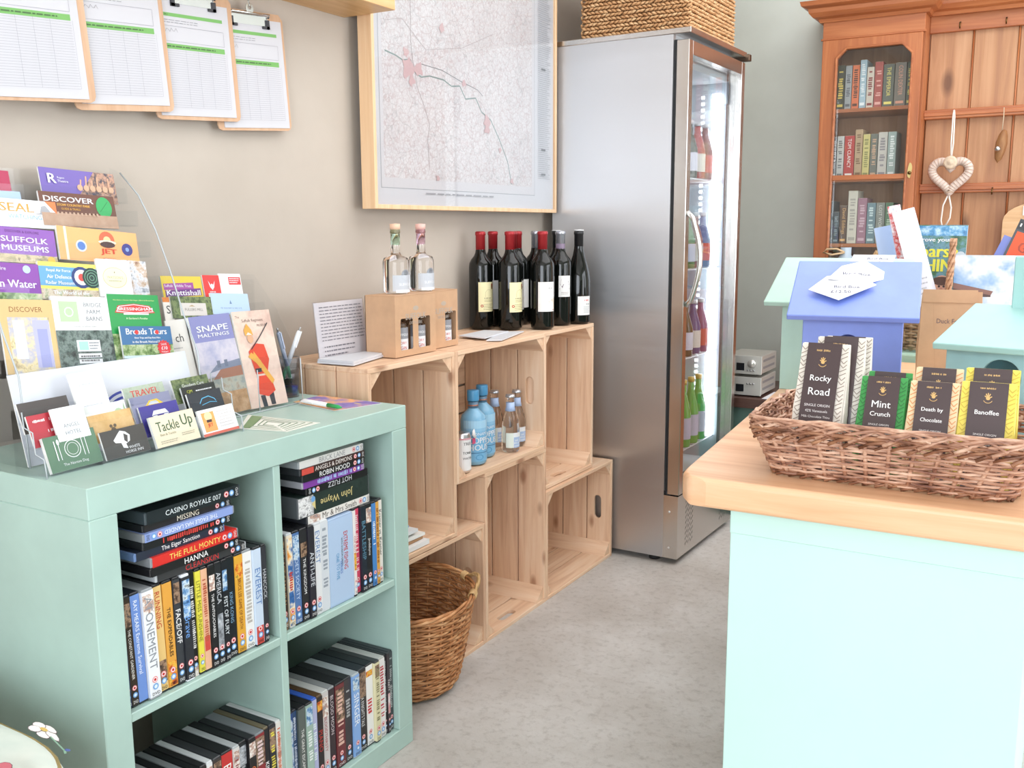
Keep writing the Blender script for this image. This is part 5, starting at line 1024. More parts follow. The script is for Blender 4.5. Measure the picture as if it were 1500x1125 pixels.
# ============================================================ CLIPBOARDS
hb_ = wood('hardboard', ['c39a78', 'cfa888', 'd8b496', 'b08868'], .5, False, 2, 1)
def clipb(label, x, y0, z0, rot, w=.232, h=.325, pw=.206, ph=.292, po=(.012, .006), top=True):
    t = thing('clipboard', label, 'clipboard', (x, y0, z0), (R(rot), 0, 0), 'hanging clipboards')
    r = .012; out = [(r, 0), (w-r, 0), (w-r*.3, r*.3), (w, r), (w, h-r), (w-r, h), (r, h), (0, h-r), (0, r), (r*.3, r*.3)]
    YZ = lambda xx: Matrix(((0, 0, 1, xx), (1, 0, 0, 0), (0, 1, 0, 0), (0, 0, 0, 1)))
    B().prism(out, [], .003, hb_, YZ(0)).build('board', t)
    p = B().box((.0032, po[0], po[1]), (.0046, po[0]+pw, po[1]+ph), C('cccbd0', .5)).build('paper_form', t)
    P = Prn(plane((.0046, po[0], po[1]), (0, 1, 0), (0, 0, 1))); g = C('76b060'); l = C('8c8c98'); u0, u1 = .012, pw-.018
    P.rect(u0, ph*.85, u1, ph*.88, g); P.rect(u0, ph*.575, u1, ph*.62, g); P.text('~Vis', u0+.004, ph*.855, u0+.03, ph*.875, C('3a5a30')); P.lines(u0, ph*.79, u1-.05, ph*.83, 2, C('8a8a90'), .2, 5)
    for a, b_ in (((u0, ph*.64), (u1, ph*.64)), ((u0, ph*.77), (u1, ph*.77)), ((u1, ph*.64), (u1, ph*.77)), ((u0, ph*.64), (u0, ph*.77))): P.line([a, b_], .0005, l)
    P.line([(u0+.01+.004*i, ph*.735+.004*sin(i*2.3)) for i in range(11)], .0005, C('77777f')); P.lines(u0+.02, ph*.585, u1-.01, ph*.61, 1, C('4a6a40'), .4, 9)
    for i in range(26): v = ph*(.56-.0195*i); P.line([(u0, v), (u1, v)], .00035, l)
    for q in (0, .09, .36, .55, .74, 1): u = u0+(u1-u0)*q; P.line([(u, ph*.575), (u, ph*.0725)], .0004, l)
    P.b.build('form_print', p)
    if top:
        ch_ = metal('clip_chrome', 'd8d8d8', .2)
        c = B().tube([(.008, w*.28, h-.012), (.012, w*.28, h-.006), (.012, w*.78, h-.006), (.008, w*.78, h-.012)], .0025, ch_, 8).box((.004, w*.28, h-.03), (.006, w*.78, h-.006), ch_).build('clip', t)
        B().box((.005, w*.27, h-.036), (.009, w*.31, h-.016), C('3a3b40')).box((.005, w*.27, h-.036), (.009, w*.36, h-.030), C('3a3b40')).build('clip_foot', c); B().box((.005, w*.75, h-.036), (.009, w*.79, h-.016), C('3a3b40')).box((.005, w*.70, h-.036), (.009, w*.79, h-.030), C('3a3b40')).build('clip_foot', c)
        B().prism([(w*.53+.012*cos(a), h+.004+.012*sin(a)) for a in [2*pi*i/14 for i in range(14)]], [[(w*.53+.005*cos(a), h+.006+.005*sin(a)) for a in [2*pi*i/10 for i in range(10)]]], .002, ch_, YZ(.008)).build('hanging_tab', c)
    b = B()
    for i in range(int((1.76-z0-h)/.006)+2):
        z = h+.012+i*.006; a = i*pi/2; b.tube([(.009+.0022*cos(t_)*cos(a), w*.53+.0022*cos(t_)*sin(a), z+.0045*sin(t_)) for t_ in [2*pi*k_/8 for k_ in range(8)]], .0007, metal('chain', 'c8ccc8', .3), 4, True)
    if z0+h < 1.74: o = b.build('chain', t); o['kind'] = 'stuff'
    return t
clipb('leftmost clipboard, cropped by the top left edge, overlapping the others', .0, .125, 1.390, 4.4, h=.262, ph=.24, po=(.010, .006))
clipb('second clipboard from the left, form cropped at the top', -.010, .318, 1.392, 4.6, h=.262, ph=.24, po=(.014, .012))
clipb('third clipboard from the left, its clip visible at the top', -.020, .512, 1.394, 3.6, h=.262, ph=.232, po=(.012, .008))
clipb('rightmost and lowest clipboard, hanging from a visible chain', -.030, .685, 1.386, 4.3, h=.262, ph=.24, po=(.018, .006))

# ============================================================ ON THE COUNTER
CZ = .8205
dk_ = twig('buff_willow', ['74493a', 'b98a70', 'e6c2a8']); dkd = twig('buff_willow_dark', ['5a3622', '8a5a40', 'b98866'])
tb = thing('wicker_tray', 'long low wicker basket of chocolate bags at the front of the oak counter', 'basket', (1.43, .575, CZ))
def rpath(s, h):
    hw, hd, r = .158+.022*h, .105+.03*h, .03
    P4 = 4*(hw+hd)-8*r+2*pi*r; d = (s % 1)*P4; segs = [(2*hw-2*r, (-hw+r, -hd), (1, 0)), (pi*r/2, (hw-r, -hd+r), -pi/2), (2*hd-2*r, (hw, -hd+r), (0, 1)), (pi*r/2, (hw-r, hd-r), 0), (2*hw-2*r, (hw-r, hd), (-1, 0)), (pi*r/2, (-hw+r, hd-r), pi/2), (2*hd-2*r, (-hw, hd-r), (0, -1)), (pi*r/2, (-hw+r, -hd+r), pi)]
    for L_, p, q in segs:
        if d <= L_:
            if isinstance(q, tuple): return p[0]+q[0]*d, p[1]+q[1]*d
            a = q+d/r; return p[0]+r*cos(a), p[1]+r*sin(a)
        d -= L_
    return segs[0][1]
wicker('weave', tb, rpath, lambda h: .003+.070*h, 38, 14, .0028, .0021, dk_, seed=9, rs=.003)
border('rim_braid', tb, rpath, .066, .022, 56, .12, .0030, dk_, out=.006); border('rim_braid_under', tb, rpath, .058, .016, 60, .08, .0026, dkd, seed=8, out=.005)
border('foot_braid', tb, lambda s, h: rpath(s, 0), .001, .009, 60, .09, .0024, dkd, seed=11, out=.003)
b = B()
for i in range(22): x = -.15+i*.0143; b.tube([(x, -.1, .004), (x, .1, .004)], .0032, dkd, 5)
o = b.build('base_weave', tb); o['kind'] = 'stuff'
cof = C('4a3b3c', .28); gold = C('d8b070', .35)
def hand(P, u, v, s, c):
    P.circ(u, v, s*.45, c, 10, s*.4)
    for a, l in ((2.5, .9), (2.0, 1.15), (1.6, 1.25), (1.2, 1.15), (.5, .9)): P.line([(u+s*.3*cos(a), v+s*.3*sin(a)), (u+s*l*cos(a), v+s*l*sin(a))], s*.22, c)
    P.ring(u, v-.1*s, s*1.05, s*.13, c, 14, pi*1.15, pi*1.85)
def cbag(label, x, y, z, w, h, lean, t1, t2, bcol, wcol, rz=0, body=None, d=.022):
    t = thing('chocolate_bag', label, 'chocolate bag', (x, y, z), (R(-lean), 0, R(rz)), 'chocolate bags in the wicker tray')
    # bag faces -y: front sheet y=0, tapers to the top
    vs = [(0, 0, 0), (w, 0, 0), (w, d, 0), (0, d, 0), (.002, d*.35, h), (w-.002, d*.35, h), (w-.002, d*.5, h), (.002, d*.5, h), (-.001, -.002, h*.45), (w+.001, -.002, h*.45), (w+.001, d, h*.45), (-.001, d, h*.45)]
    B().add(vs, [(0, 3, 2, 1), (0, 1, 9, 8), (8, 9, 5, 4), (1, 2, 10, 9), (9, 10, 6, 5), (2, 3, 11, 10), (10, 11, 7, 6), (3, 0, 8, 11), (11, 8, 4, 7), (4, 5, 6, 7)], C(bcol[0], .3)).build('bag_body', t, bevel=.0008)
    def F(u, v, dd):
        yy = -.002*(v/(h*.45)) if v < h*.45 else -.002+(d*.35+.002)*((v-h*.45)/(h*.55)); return V((u, yy-dd-.0006, v))
    P = Prn(F); bw = w*.16
    for k_ in (0, 1):
        u0 = .001 if k_ == 0 else w-bw-.001
        for (va, vb) in ((0, h*.45), (h*.45, h-.001)): P.rect(u0, va, u0+bw, vb, C(bcol[0], .35))
        n = int(h/.006)
        for i in range(n):
            va = i*.006+.001
            if va+.006 > h-.002: break
            m_ = C(bcol[1], .35)
            if (i//2) % 2: P.line([(u0+.001, va), (u0+bw-.001, va+.005)], .001, m_)
            else: P.line([(u0+.001, va+.005), (u0+bw*.5, va), (u0+bw-.001, va+.005)], .0009, m_)
    for (va, vb) in ((.0, h*.45), (h*.45, h-.001)): P.rect(bw, va, w-bw, vb, cof)
    P.text('~HAR', w*.35, h*.925, w*.65, h*.945, gold); hand(P, w*.5, h*.84, w*.085, gold)
    P.text(t1, w*.29, h*.67, w*.71, h*.74, C('f4f2f0'), bold=.0002)
    if t2: P.text(t2, w*.29, h*.57, w*.71, h*.64, C('f4f2f0'), bold=.0002)
    for i, s in enumerate(('SINGLE ORIGIN', '42% Venezuela', 'Milk Chocolate Thins')): P.text(s, w*.22, h*(.485-.045*i), w*.78, h*(.505-.045*i), C('e6e0de'))
    P.rect(w*.22, h*.02, w*.78, h*.345, C('c9a58c')); P.rect(w*.235, h*.03, w*.765, h*.335, photo('choc_'+wcol[0], wcol, 130)); P.b.build('front_print', t); return t
brn = ['5a3a2c', 'a06a50', 'c9a08c', '7a4a38']; nut = ['8a5a38', 'd8a868', 'f0dcb0', '6a4a30']; drk = ['2c1c16', '4a3028', '6a4a3c', '3a2620']
wht = ('e6ded2', '8a7a6c'); grn = ('3f9a4c', '2a6a34'); org = ('ecd2a8', 'd88a4a'); yel = ('ecd85c', 'c8ac3c')
zb = CZ+.012
cbag('tall dark bag with white patterned edges, leftmost in the wicker tray', 1.296, .485, zb, .070, .180, 14, 'Rocky', 'Road', wht, brn, -2)
cbag('patterned edge dark bag right behind the tall leftmost one', 1.313, .520, zb, .070, .186, 14, 'Rocky', 'Road', wht, brn, 2)
cbag('third patterned edge dark bag, deepest at the tray left', 1.320, .55, zb, .068, .184, 14, 'Rocky', 'Road', wht, brn, 4)
cbag('dark bag with green edges in the middle of the wicker tray', 1.382, .492, zb, .063, .138, 17, 'Mint', 'Crunch', grn, drk, 0)
cbag('second green edged bag tucked behind the first green one', 1.386, .524, zb, .061, .140, 15, 'Mint', 'Crunch', grn, drk, 0)
cbag('dark bag with orange edges and nutty window in front', 1.448, .486, zb, .064, .136, 15, 'Death by', 'Chocolate', org, nut, 0)
cbag('orange edged bag behind the front orange one', 1.449, .522, zb, .063, .15, 14, 'Death by', 'Chocolate', org, nut, 0)
cbag('dark bag with yellow edges at the right of the tray', 1.512, .486, zb, .068, .140, 14, 'Banoffee', '', yel, brn, 0)
cbag('yellow edged bag behind the front yellow one', 1.513, .518, zb, .068, .154, 14, 'Banoffee', '', yel, brn, 0)

def birdhouse(label, loc, rz, w, d, h, mat, hole, eave, ridge_y, ridge_z, ov, back_y=None, hr=.02, kind='gable', rf=None):
    t = thing('birdhouse', label, 'birdhouse', loc, (0, 0, R(rz)), 'painted wooden birdhouses')
    XZ = Matrix(((1, 0, 0, 0), (0, 0, -1, .012), (0, 1, 0, 0), (0, 0, 0, 1))); rf = rf or mat
    B().prism([(0, 0), (w, 0), (w, h), (0, h)], [[(hole[0]+hr*cos(a), hole[1]+hr*sin(a)) for a in [2*pi*i/24 for i in range(24)]]], .012, mat, XZ).build('front_board', t, bevel=.001)
    def sidep(x): # pentagon/triangle topped side
        pts = [(.012, 0), (d, 0), (d, h)]+([(ridge_y, ridge_z-.012)] if ridge_y < d else [])+[(.012, h)]
        B().prism(pts, [], .012, mat, Matrix(((0, 0, 1, x), (1, 0, 0, 0), (0, 1, 0, 0), (0, 0, 0, 1)))).build('side_board', t)
    sidep(0); sidep(w-.012); B().box((.012, d-.012, 0), (w-.012, d, h), mat).build('back_board', t); B().box((.012, .012, 0), (w-.012, d-.012, .01), C('7a5a40')).build('floor_board', t)
    def slab(y0, z0, y1, z1, th=.011):
        l = math.hypot(y1-y0, z1-z0); a = math.atan2(z1-z0, y1-y0)
        B().box((-ov, 0, 0), (w+ov, l, th), rf).build('roof_board', t, (0, y0, z0), (a, 0, 0), bevel=.002, seg=2)
    slab(-eave, h-.002-.006, ridge_y, ridge_z)
    if ridge_y < d: slab(ridge_y-.002, ridge_z-.0, d+eave*.6, h-.01)
    return t
blu = paint('7d93e0', .4, .05, 8); grnp = paint('b3d3c4', .45, .04, 8); tea = paint('9fcad0', .45, .05, 8); teal2 = paint('a5d0cc', .45, .04, 8)
birdhouse('periwinkle blue birdhouse with white price tags on its roof', (1.203, .925, CZ), 8, .172, .128, .190, blu, (.080, .135), .03, .150, .274, .026, hr=.021)
birdhouse('pale mint green birdhouse half hidden behind the blue one', (1.088, 1.215, CZ), 0, .21, .12, .19, grnp, (.1, .11), .03, .14, .272, .032)
th_ = birdhouse('pale teal birdhouse at the right edge of the counter', (1.462, .80, CZ), -12, .17, .15, .165, tea, (.083, .116), .03, .17, .208, .012, hr=.029, rf=teal2)
B().box((.05, .15, .0), (.17, .165, .30), teal2).build('mounting_board', th_, bevel=.002)
def ptag(name, label, pts, z, th=.0008, draw=None, rot=(0, 0, 0), loc=None):
    t = thing(name, label, 'price tag', loc, rot, 'white price tags'); B().prism(pts, [], th, C('e0e1e6', .5)).build('paper', t); P = Prn(lambda u, v, d: V((u, v, th+d))); ink = C('3c3c5c')
    if draw:
        for s, box in draw: P.text(s, *box, ink)
    P.b.build('handwriting', t); return t
ra = math.atan2(.092, .18)
ptag('price_tag', 'white kite shaped price tag lying on the blue roof', [(.0, .0), (.055, -.035), (.118, .02), (.085, .06), (.03, .05)], 0, draw=[('Bird Box', (.045, .005, .09, .018)), ('£12.50', (.04, -.012, .075, .0))], loc=(1.204, .952, 1.0545), rot=(ra+.01, 0, R(10)))
ptag('price_tag', 'second white price tag, curled over the blue roof ridge', [(.0, .0), (.07, -.01), (.12, .02), (.075, .075), (.03, .05)], 0, draw=[('Bird Box', (.03, .015, .08, .03))], loc=(1.23, .985, 1.0735), rot=(ra+.02, R(3), R(20)))
ptag('price_tag', 'white card with handwritten price, propped at the blue roof ridge', [(.0, .0), (.08, .0), (.08, .045), (.0, .045)], 0, draw=[('Bird Box', (.03, .024, .07, .035)), ('~18', (.04, .008, .06, .018))], loc=(1.245, 1.09, 1.094), rot=(ra, 0, R(-3)))
ptag('price_tag', 'white tag hanging on the teal birdhouse at right edge', [(.0, .0), (.03, -.02), (.06, .0), (.06, .055), (.01, .05)], 0, draw=[('~15', (.02, .01, .045, .025))], loc=(1.575, .895, 1.035), rot=(R(75), 0, R(-12)))
kb = paint('caa382', .75, .05, 12, .3)
pb = thing('paper_bag', 'brown paper bag with duck food written on it', 'bag', (1.340, 1.40, CZ), (0, 0, R(6)))
w, d, h = .125, .05, .205
B().add([(0, 0, 0), (w, 0, 0), (w, d, 0), (0, d, 0), (.003, .016, h), (w-.003, .016, h+.004), (w-.003, .03, h+.004), (.003, .03, h), (-.004, d*.5, h*.4), (w+.003, d*.5, h*.4)], [(0, 3, 2, 1), (0, 1, 5, 4), (2, 3, 7, 6), (0, 4, 8), (0, 8, 3), (8, 4, 7), (8, 7, 3), (1, 2, 9), (1, 9, 5), (9, 6, 5), (9, 2, 6)], kb).build('bag_body', pb)
B().box((.004, .012, h-.02), (w-.012, .0135, h+.008), kb).build('folded_top', pb)
P = Prn(lambda u, v, dd: V((u, .016*v/h-dd-.0004, v))); P.text('Duck Food', w*.28, h*.66, w*.72, h*.75, C('6a5a60')); P.text('~50', w*.42, h*.48, w*.6, h*.56, C('8a7a7a')); P.line([(w*.2, h*.95), (w*.3, h*.2)], .0004, C('b8906f')); P.b.build('handwriting', pb)
# magazine basket behind
mb = thing('magazine_basket', 'grey brown wicker magazine basket with tall twisted handle behind the paper bag', 'basket', (1.27, 2.0, .8385))
orp = lambda s, h: (.07*(1+.12*h)*cos(2*pi*s), .13*(1+.15*h)*sin(2*pi*s))
gw = twig('grey_willow', ['5c4c3a', '8f7b62', 'b8a58a'])
wicker('weave', mb, orp, lambda h: .003+.12*h, 26, 14, .003, .0042, gw, seed=2)
b = B()
for q in range(4): b.tube([((.002+.006*cos(i*.9+q*pi/2)), .0+.006*sin(i*.9+q*pi/2), .0+i*.015) for i in range(21)], .004, twig('handle_willow', ['8a6448', 'b88c6c', 'd0a888']), 6)
b.build('handle', mb, (.066, -.125, .0), (0, R(2), 0))
B().lathe([(0, 0), (.065, 0), (.065, .005), (0, .005)], gw, 20).build('base', mb)
def mag(label, loc, rot, w, h, th, face, draw=None, curl=0):
    t = thing('magazine', label, 'magazine', loc, rot, 'magazines behind the birdhouses'); n = 8; vs = []; fs = []
    f = lambda u: curl*(u/w)*(u/w)
    for i in range(n+1):
        u = w*i/n
        for (y, z) in ((0, 0), (th, 0), (th, h), (0, h)): vs.append((u, y+f(u), z))
    for i in range(n):
        a = i*4
        for k_ in range(4): fs.append((a+k_, a+(k_+1) % 4, a+4+(k_+1) % 4, a+4+k_))
    fs = [q[::-1] for q in fs]; fs += [(0, 1, 2, 3), (n*4+3, n*4+2, n*4+1, n*4)]
    B().add(vs, fs, C('e4e6ea', .5)).build('pages', t)
    P = Prn(lambda u, v, d: V((u, f(u)-d, v))); P.rect(0, 0, w, h, face if not isinstance(face, str) else C(face, .3), 8)
    if draw: draw(P, w, h)
    P.b.build('cover_print', t); return t
def d_coarse(P, w, h):
    P.rect(0, h*.88, w, h*.99, photo('print_bluewater', ['2a5a90', '5a9ac8', 'c0dce8'], 50), 8); P.text('Improve your', w*.05, h*.80, w*.75, h*.86, W, fit=True, bold=.0008); P.text('Coarse', w*.0, h*.64, w*.86, h*.78, C('e6e04a'), fit=True, bold=.003); P.text('FISHING', w*.0, h*.48, w*.98, h*.62, C('e6e04a'), fit=True, bold=.003)
    P.circ(w*.64, h*.30, .026, C('d8a48c'), 20, .034); P.circ(w*.64, h*.375, .025, C('5a3c30'), 16, .012); P.poly([(w*.45, h*.05), (w*.5, h*.2), (w*.64, h*.24), (w*.8, h*.2), (w*.9, h*.05)], C('7c8468')); P.circ(w*.60, h*.315, .003, C('3a2a24')); P.circ(w*.68, h*.315, .003, C('3a2a24')); P.circ(w*.64, h*.25, .01, C('f4ece8'), 10, .003); P.circ(w*.64, h*.285, .004, C('c88c74')); P.circ(w*.92, h*.66, .012, C('c8d4dc'))
mag('green fishing magazine with fat yellow title in the basket', (1.215, 2.01, .93), (R(-6), 0, R(-4)), .148, .245, .004, photo('print_river', ['2c4a38', '4a7a5a', '6a94a8', '35503c'], 30), d_coarse, .01)
mag('rolled white magazine leaning in the basket, rightmost roll', (1.268, 1.895, .955), (R(-3), R(-17), R(8)), .056, .262, .006, 'd8dae4', lambda P, w, h: P.lines(w*.1, h*.1, w*.8, h*.3, 4, C('a8acb4'), .3), .02)
mag('white and red spined magazine sticking up highest in the basket', (1.238, 1.93, .945), (R(-3), R(-13), R(14)), .034, .285, .010, photo('print_redmag', ['3a4a8c', 'e8e8ee', 'c83a34', 'd8d8e4'], 25), None, .015)
mag('pale blue magazine at the left of the magazine basket', (1.185, 1.955, .945), (R(-3), R(-12), R(20)), .05, .225, .006, 'a9c0e4', None, .01)
mag('dark blue magazine with a white band behind the rolled ones', (1.17, 2.06, .94), (R(-3), 0, R(0)), .1, .21, .004, photo('print_bluefood', ['2c4a90', '3a62a8', 'e0d8c8', '5a3c30'], 20), None, .005)
# open fronted magazine box with a landscape picture
bx = thing('magazine_box', 'cardboard magazine box printed with blue sky and wooden barn', 'magazine box', (1.352, 1.90, .8385))
B().box((0, 0, 0), (.24, .004, .257), C('dfe4ea', .5)).build('front_wall', bx); B().box((0, .004, 0), (.003, .10, .2), C('dfe4ea', .5)).build('side_wall', bx); B().box((.237, .004, 0), (.24, .10, .2), C('dfe4ea', .5)).build('side_wall', bx); B().box((.003, .097, 0), (.237, .10, .2), C('dfe4ea')).build('back_wall', bx)
P = Prn(lambda u, v, d: V((u, -d, v))); P.rect(0, 0, .24, .257, photo('print_bluesky', ['6fa0dc', 'a9c8ea', 'f2f4f8', '8fb4e4'], 9)); P.rect(0, 0, .24, .12, photo('print_meadow', ['5a6a3a', '9aa468', 'c8c490', '7a7a50'], 45)); P.poly([(0, .18), (0, .08), (.05, .1), (.05, .15), (.09, .15), (.09, .165)], C('5a4a4c')); P.poly([(0, .185), (.095, .165), (.09, .155), (0, .17)], C('8a6a64')); P.circ(.085, .10, .02, photo('print_bush', ['8a9460', 'c0c490', '6a7448'], 80), 14, .015); P.b.build('front_print', bx)
def d_c(P, w, h): P.rect(w*.4, h*.72, w*.95, h*.92, C('c83a4c')); P.text('WIN', w*.45, h*.84, w*.9, h*.9, W); P.text('C', w*.3, h*.45, w*.85, h*.7, W, fit=True, bold=.002); P.text('F', w*.3, h*.15, w*.85, h*.4, W, fit=True, bold=.002)
mag('violet blue magazine with white capitals leaning in the barn box', (1.372, 1.94, .93), (R(-4), R(22), 0), .07, .235, .004, '6a78c4', d_c)
def d_car(P, w, h): P.rect(0, h*.9, w, h*.99, BK); P.text('~CARP', w*.05, h*.92, w*.95, h*.97, W, bold=.0004); P.rect(w*.05, h*.6, w*.75, h*.88, C('e0562c')); P.text('GO', w*.2, h*.66, w*.6, h*.84, C('a8442c'), bold=.002); P.line([(w*.3, h*.55), (w*.95, h*.85)], .012, C('b8c4cc')); P.line([(w*.4, h*.5), (w, h*.76)], .009, C('3a5a8c')); P.lines(w*.05, h*.5, w*.35, h*.58, 4, W, .4)
mag('black and orange tool magazine tilted in the barn box', (1.405, 1.925, .94), (R(-4), R(20), 0), .115, .265, .005, '26262a', d_car)
mag('dark teal catalogue at the back right of the barn box', (1.46, 1.955, .95), (R(-4), R(8), 0), .12, .215, .006, '3a7a78', None)

# ============================================================ BOOKS AND ORNAMENTS IN THE DRESSER
def book(label, x, z, w, h, col, tc, title, lean=0, grp='books in the glazed cupboard', d=.12, yf=3.345):
    t = thing('book', label, 'book', (x, yf, z), (0, R(lean), 0), grp)
    B().box((0, 0, 0), (w, d, h), C(col, .45)).build('cover', t, bevel=.0008); B().box((.0015, .002, h-.0005), (w-.0015, d-.002, h+.0006), C('e6dfd0', .8)).build('page_block', t)
    P = Prn(plane((0, -.0003, 0), (1, 0, 0), (0, 0, 1)))
    if title: P.text(title, w*.18, h*.25, w*.85, h*.93, C(tc, .4), rot=90)
    P.rect(w*.15, h*.06, w*.85, h*.12, C(tc)); P.b.build('spine_print', t)
SH = [('top', 1.645, [(.030, .175, 'a8443c', 'e0c8b0', '', 'dark red'), (.032, .175, '3f4438', 'd8c060', '~Black Country', 'dark olive'), (.026, .172, '9aa0a4', '5a6068', '~Deaf Sentence', 'grey'), (.028, .172, 'd8744c', '5a3428', '~Penguin', 'orange'), (.026, .19, 'a4bccb', 'e8eef2', '~Islands', 'light blue'), (.028, .16, 'cfc4b8', '8a4040', '~GHOST', 'cream'), (.032, .178, 'a8504c', 'e0a8a0', '~ATONE', 'brick red'), (.042, .165, '5d625c', 'eadc78', 'THE EMPEROR', 'wide olive grey'), (.044, .168, '7b756e', 'e0a48c', 'COLIN DEXTER', 'wide taupe'), (.024, .168, '54584c', 'd8c868', '~HUNTER', 'slim olive')]),
      ('middle', 1.366, [(.026, .165, 'b4b4b8', '888890', '~Wild Swans', 'silver grey'), (.016, .17, '5a5e62', 'd0d0d0', '~Shadow', 'slim charcoal'), (.028, .172, 'c4c6c4', '70767a', '~On the Edge', 'pale grey'), (.040, .172, 'b43634', 'f0ece8', 'TOM CLANCY', 'wide bright red'), (.030, .195, 'b59a7a', '7a5c40', '~Regeneration', 'tall tan'), (.028, .175, 'ccc07c', '8a8a50', '~Garden', 'yellow green'), (.028, .175, '6b6f68', 'c8a488', '~Lanterns', 'olive grey'), (.036, .18, 'c6c2bc', '8f8a90', '~Middlesex', 'broad pale'), (.032, .18, '9fb0ae', 'e8eeee', '~Tides', 'sea green')]),
      ('bottom', 1.10, [(.042, .175, '5a6a74', 'a8bcc4', '~The Historian', 'steel blue'), (.024, .13, '48545c', '8fa0a8', '~Marsh', 'short slate'), (.030, .155, '5f4a40', 'e0b070', 'David Eddings', 'brown with orange top'), (.038, .215, 'd8d4c8', 'b0aca4', '~Wolf', 'tall cream'), (.036, .185, 'a4788c', 'd0b0c0', '~Second Chance', 'mauve'), (.034, .165, '6f8c98', 'c8dce0', '~Bluewater', 'blue green'), (.034, .165, '8a8f8a', 'dadcd8', 'LOST WORLD', 'stone grey'), (.03, .165, '5f8268', 'c0d4c0', '~Harvest', 'leaf green')])]
for nm, z, L_ in SH:
    x = .682
    for i, (w, h, c, tc, ti, cn) in enumerate(L_):
        book(f'{cn} book, {ORD[i]} from left on the {nm} shelf behind cupboard glass', x, z+.0005, w-.001, h, c, tc, ti, grp='books on the %s cupboard shelf' % nm); x += w+.0015
# bottle with string and small things low in the cupboard
jar = thing('glass_jar', 'small blue glass jar with raffia bow at the cupboard foot', 'jar', (.80, 3.26, .9005)); B().lathe([(0, 0), (.03, 0), (.032, .01), (.032, .14), (.022, .155), (.022, .185), (0, .185)], C('aab8c4', .15), 18).build('glass_body', jar)
B().tube([(.0, -.024, .165), (-.03, -.03, .18), (-.07, -.03, .178), (-.085, -.03, .165), (-.05, -.03, .155), (0, -.024, .165)], .004, C('d4b48c', .7), 6).build('raffia_bow', jar)
cd = thing('greeting_card', 'small orange patterned card standing tilted by the blue jar', 'card', (.86, 3.24, .95), (R(-8), R(24), R(-20))); B().box((0, 0, 0), (.085, .002, .14), photo('print_autumn', ['d8a468', 'e8c898', 'a86a40'], 60)).build('card_sheet', cd)
# heart wreath
hp = [(16*sin(a)**3, 13*cos(a)-5*cos(2*a)-2*cos(3*a)-cos(4*a)) for a in [2*pi*i/48 for i in range(48)]]
ht = thing('heart_ornament', 'cream knitted heart hanging from the dresser plate rail', 'ornament', (1.163, 3.36, 1.372)); wool = paint('d8c4b8', .9, .08, 60, .4)
B().tube([(p[0]*.0042, .0, p[1]*.0042) for p in hp], .0165, wool, 10, True).build('heart_ring', ht)
b = B()
for i in range(0, 48): p = hp[i]; q = hp[(i+1) % 48]; t_ = V((q[0]-p[0], 0, q[1]-p[1])).normalized(); n_ = V((-t_.z, 0, t_.x)); c_ = V((p[0]*.0042, 0, p[1]*.0042)); b.tube([c_+n_*(.0172*cos(a))+V((0, -.0172*sin(a), 0)) for a in [pi*k_/6 for k_ in range(7)]], .0013, C('c3a894', .9), 4)
o = b.build('stitching', ht); o['kind'] = 'stuff'
B().tube([(0, -.002, .05), (-.004, -.0, .12), (-.006, .02, .225), (-.006, .035, .25)], .0028, C('e8e0d6', .8), 6).tube([(0, -.002, .05), (.004, -.0, .12), (.0, .02, .225), (-.004, .035, .25)], .0028, C('e8e0d6', .8), 6).build('hanging_cord', ht)
B().lathe([(.026, 0), (.026, .006), (.018, .010), (.013, .008), (.010, .012), (.0, .013)], paint('d9c2a8', .9, .1, 60), 12, Matrix.Translation((.0, -.016, .045)) @ Matrix.Rotation(R(90), 4, 'X')).build('rosette', ht)
B().tube([(0, -.004, -.075), (-.018, -.004, -.12), (-.022, -.004, -.18), (-.014, -.004, -.215)], .0032, C('e8ded4', .8), 6).tube([(0, -.004, -.075), (.012, -.004, -.13), (.010, -.004, -.17), (-.004, -.004, -.20)], .0032, C('e8ded4', .8), 6).build('tail_cord', ht)
# driftwood charm
dw = thing('driftwood_charm', 'brown driftwood charm with silver bead hanging on the dresser', 'ornament', (1.335, 3.375, 1.475))
B().lathe([(0, -.065), (.012, -.05), (.019, -.02), (.021, .01), (.016, .04), (.008, .058), (0, .062)], wood('driftwood', ['5a3a22', '8a5c36', 'a87a4c', '3a2416'], .6, False, 2), 10, Matrix.Rotation(R(8), 4, 'Y')).build('wood_piece', dw)
B().lathe([(0, -.012), (.009, -.008), (.012, 0), (.009, .008), (0, .012)], metal('bead_silver', 'c0c0bc', .25), 12, Matrix.Translation((-.010, -.018, -.012))).build('bead', dw); B().tube([(0, 0, .06), (.002, .0, .11), (0, .012, .145)], .0016, C('c9b89c', .8), 5).build('string', dw)
# chopping board hanging on lower rail
cb = thing('chopping_board', 'pale round shouldered wooden chopping board hanging on the dresser', 'board', (1.36, 3.372, 1.02), (R(-4), 0, 0))
B().prism([(0, 0), (.25, 0), (.25, .17)]+[(.125+.125*cos(a), .17+.07*sin(a)) for a in [pi*i/12 for i in range(13)]]+[(0, .17)], [], .014, wood('board_wood', ['b88c60', 'cfa67a', 'dcb88e', 'a07848'], .5, False, 0), Matrix(((1, 0, 0, 0), (0, 0, -1, .014), (0, 1, 0, 0), (0, 0, 0, 1)))).build('board', cb)
B().tube([(.078, -.003, .19), (.07, .0, .25), (.078, .0, .29)], .0018, C('d8c8b0', .8), 5).build('string', cb); B().box((.068, -.004, .19), (.088, -.002, .225), C('f0f0ee')).build('paper_tag', cb)

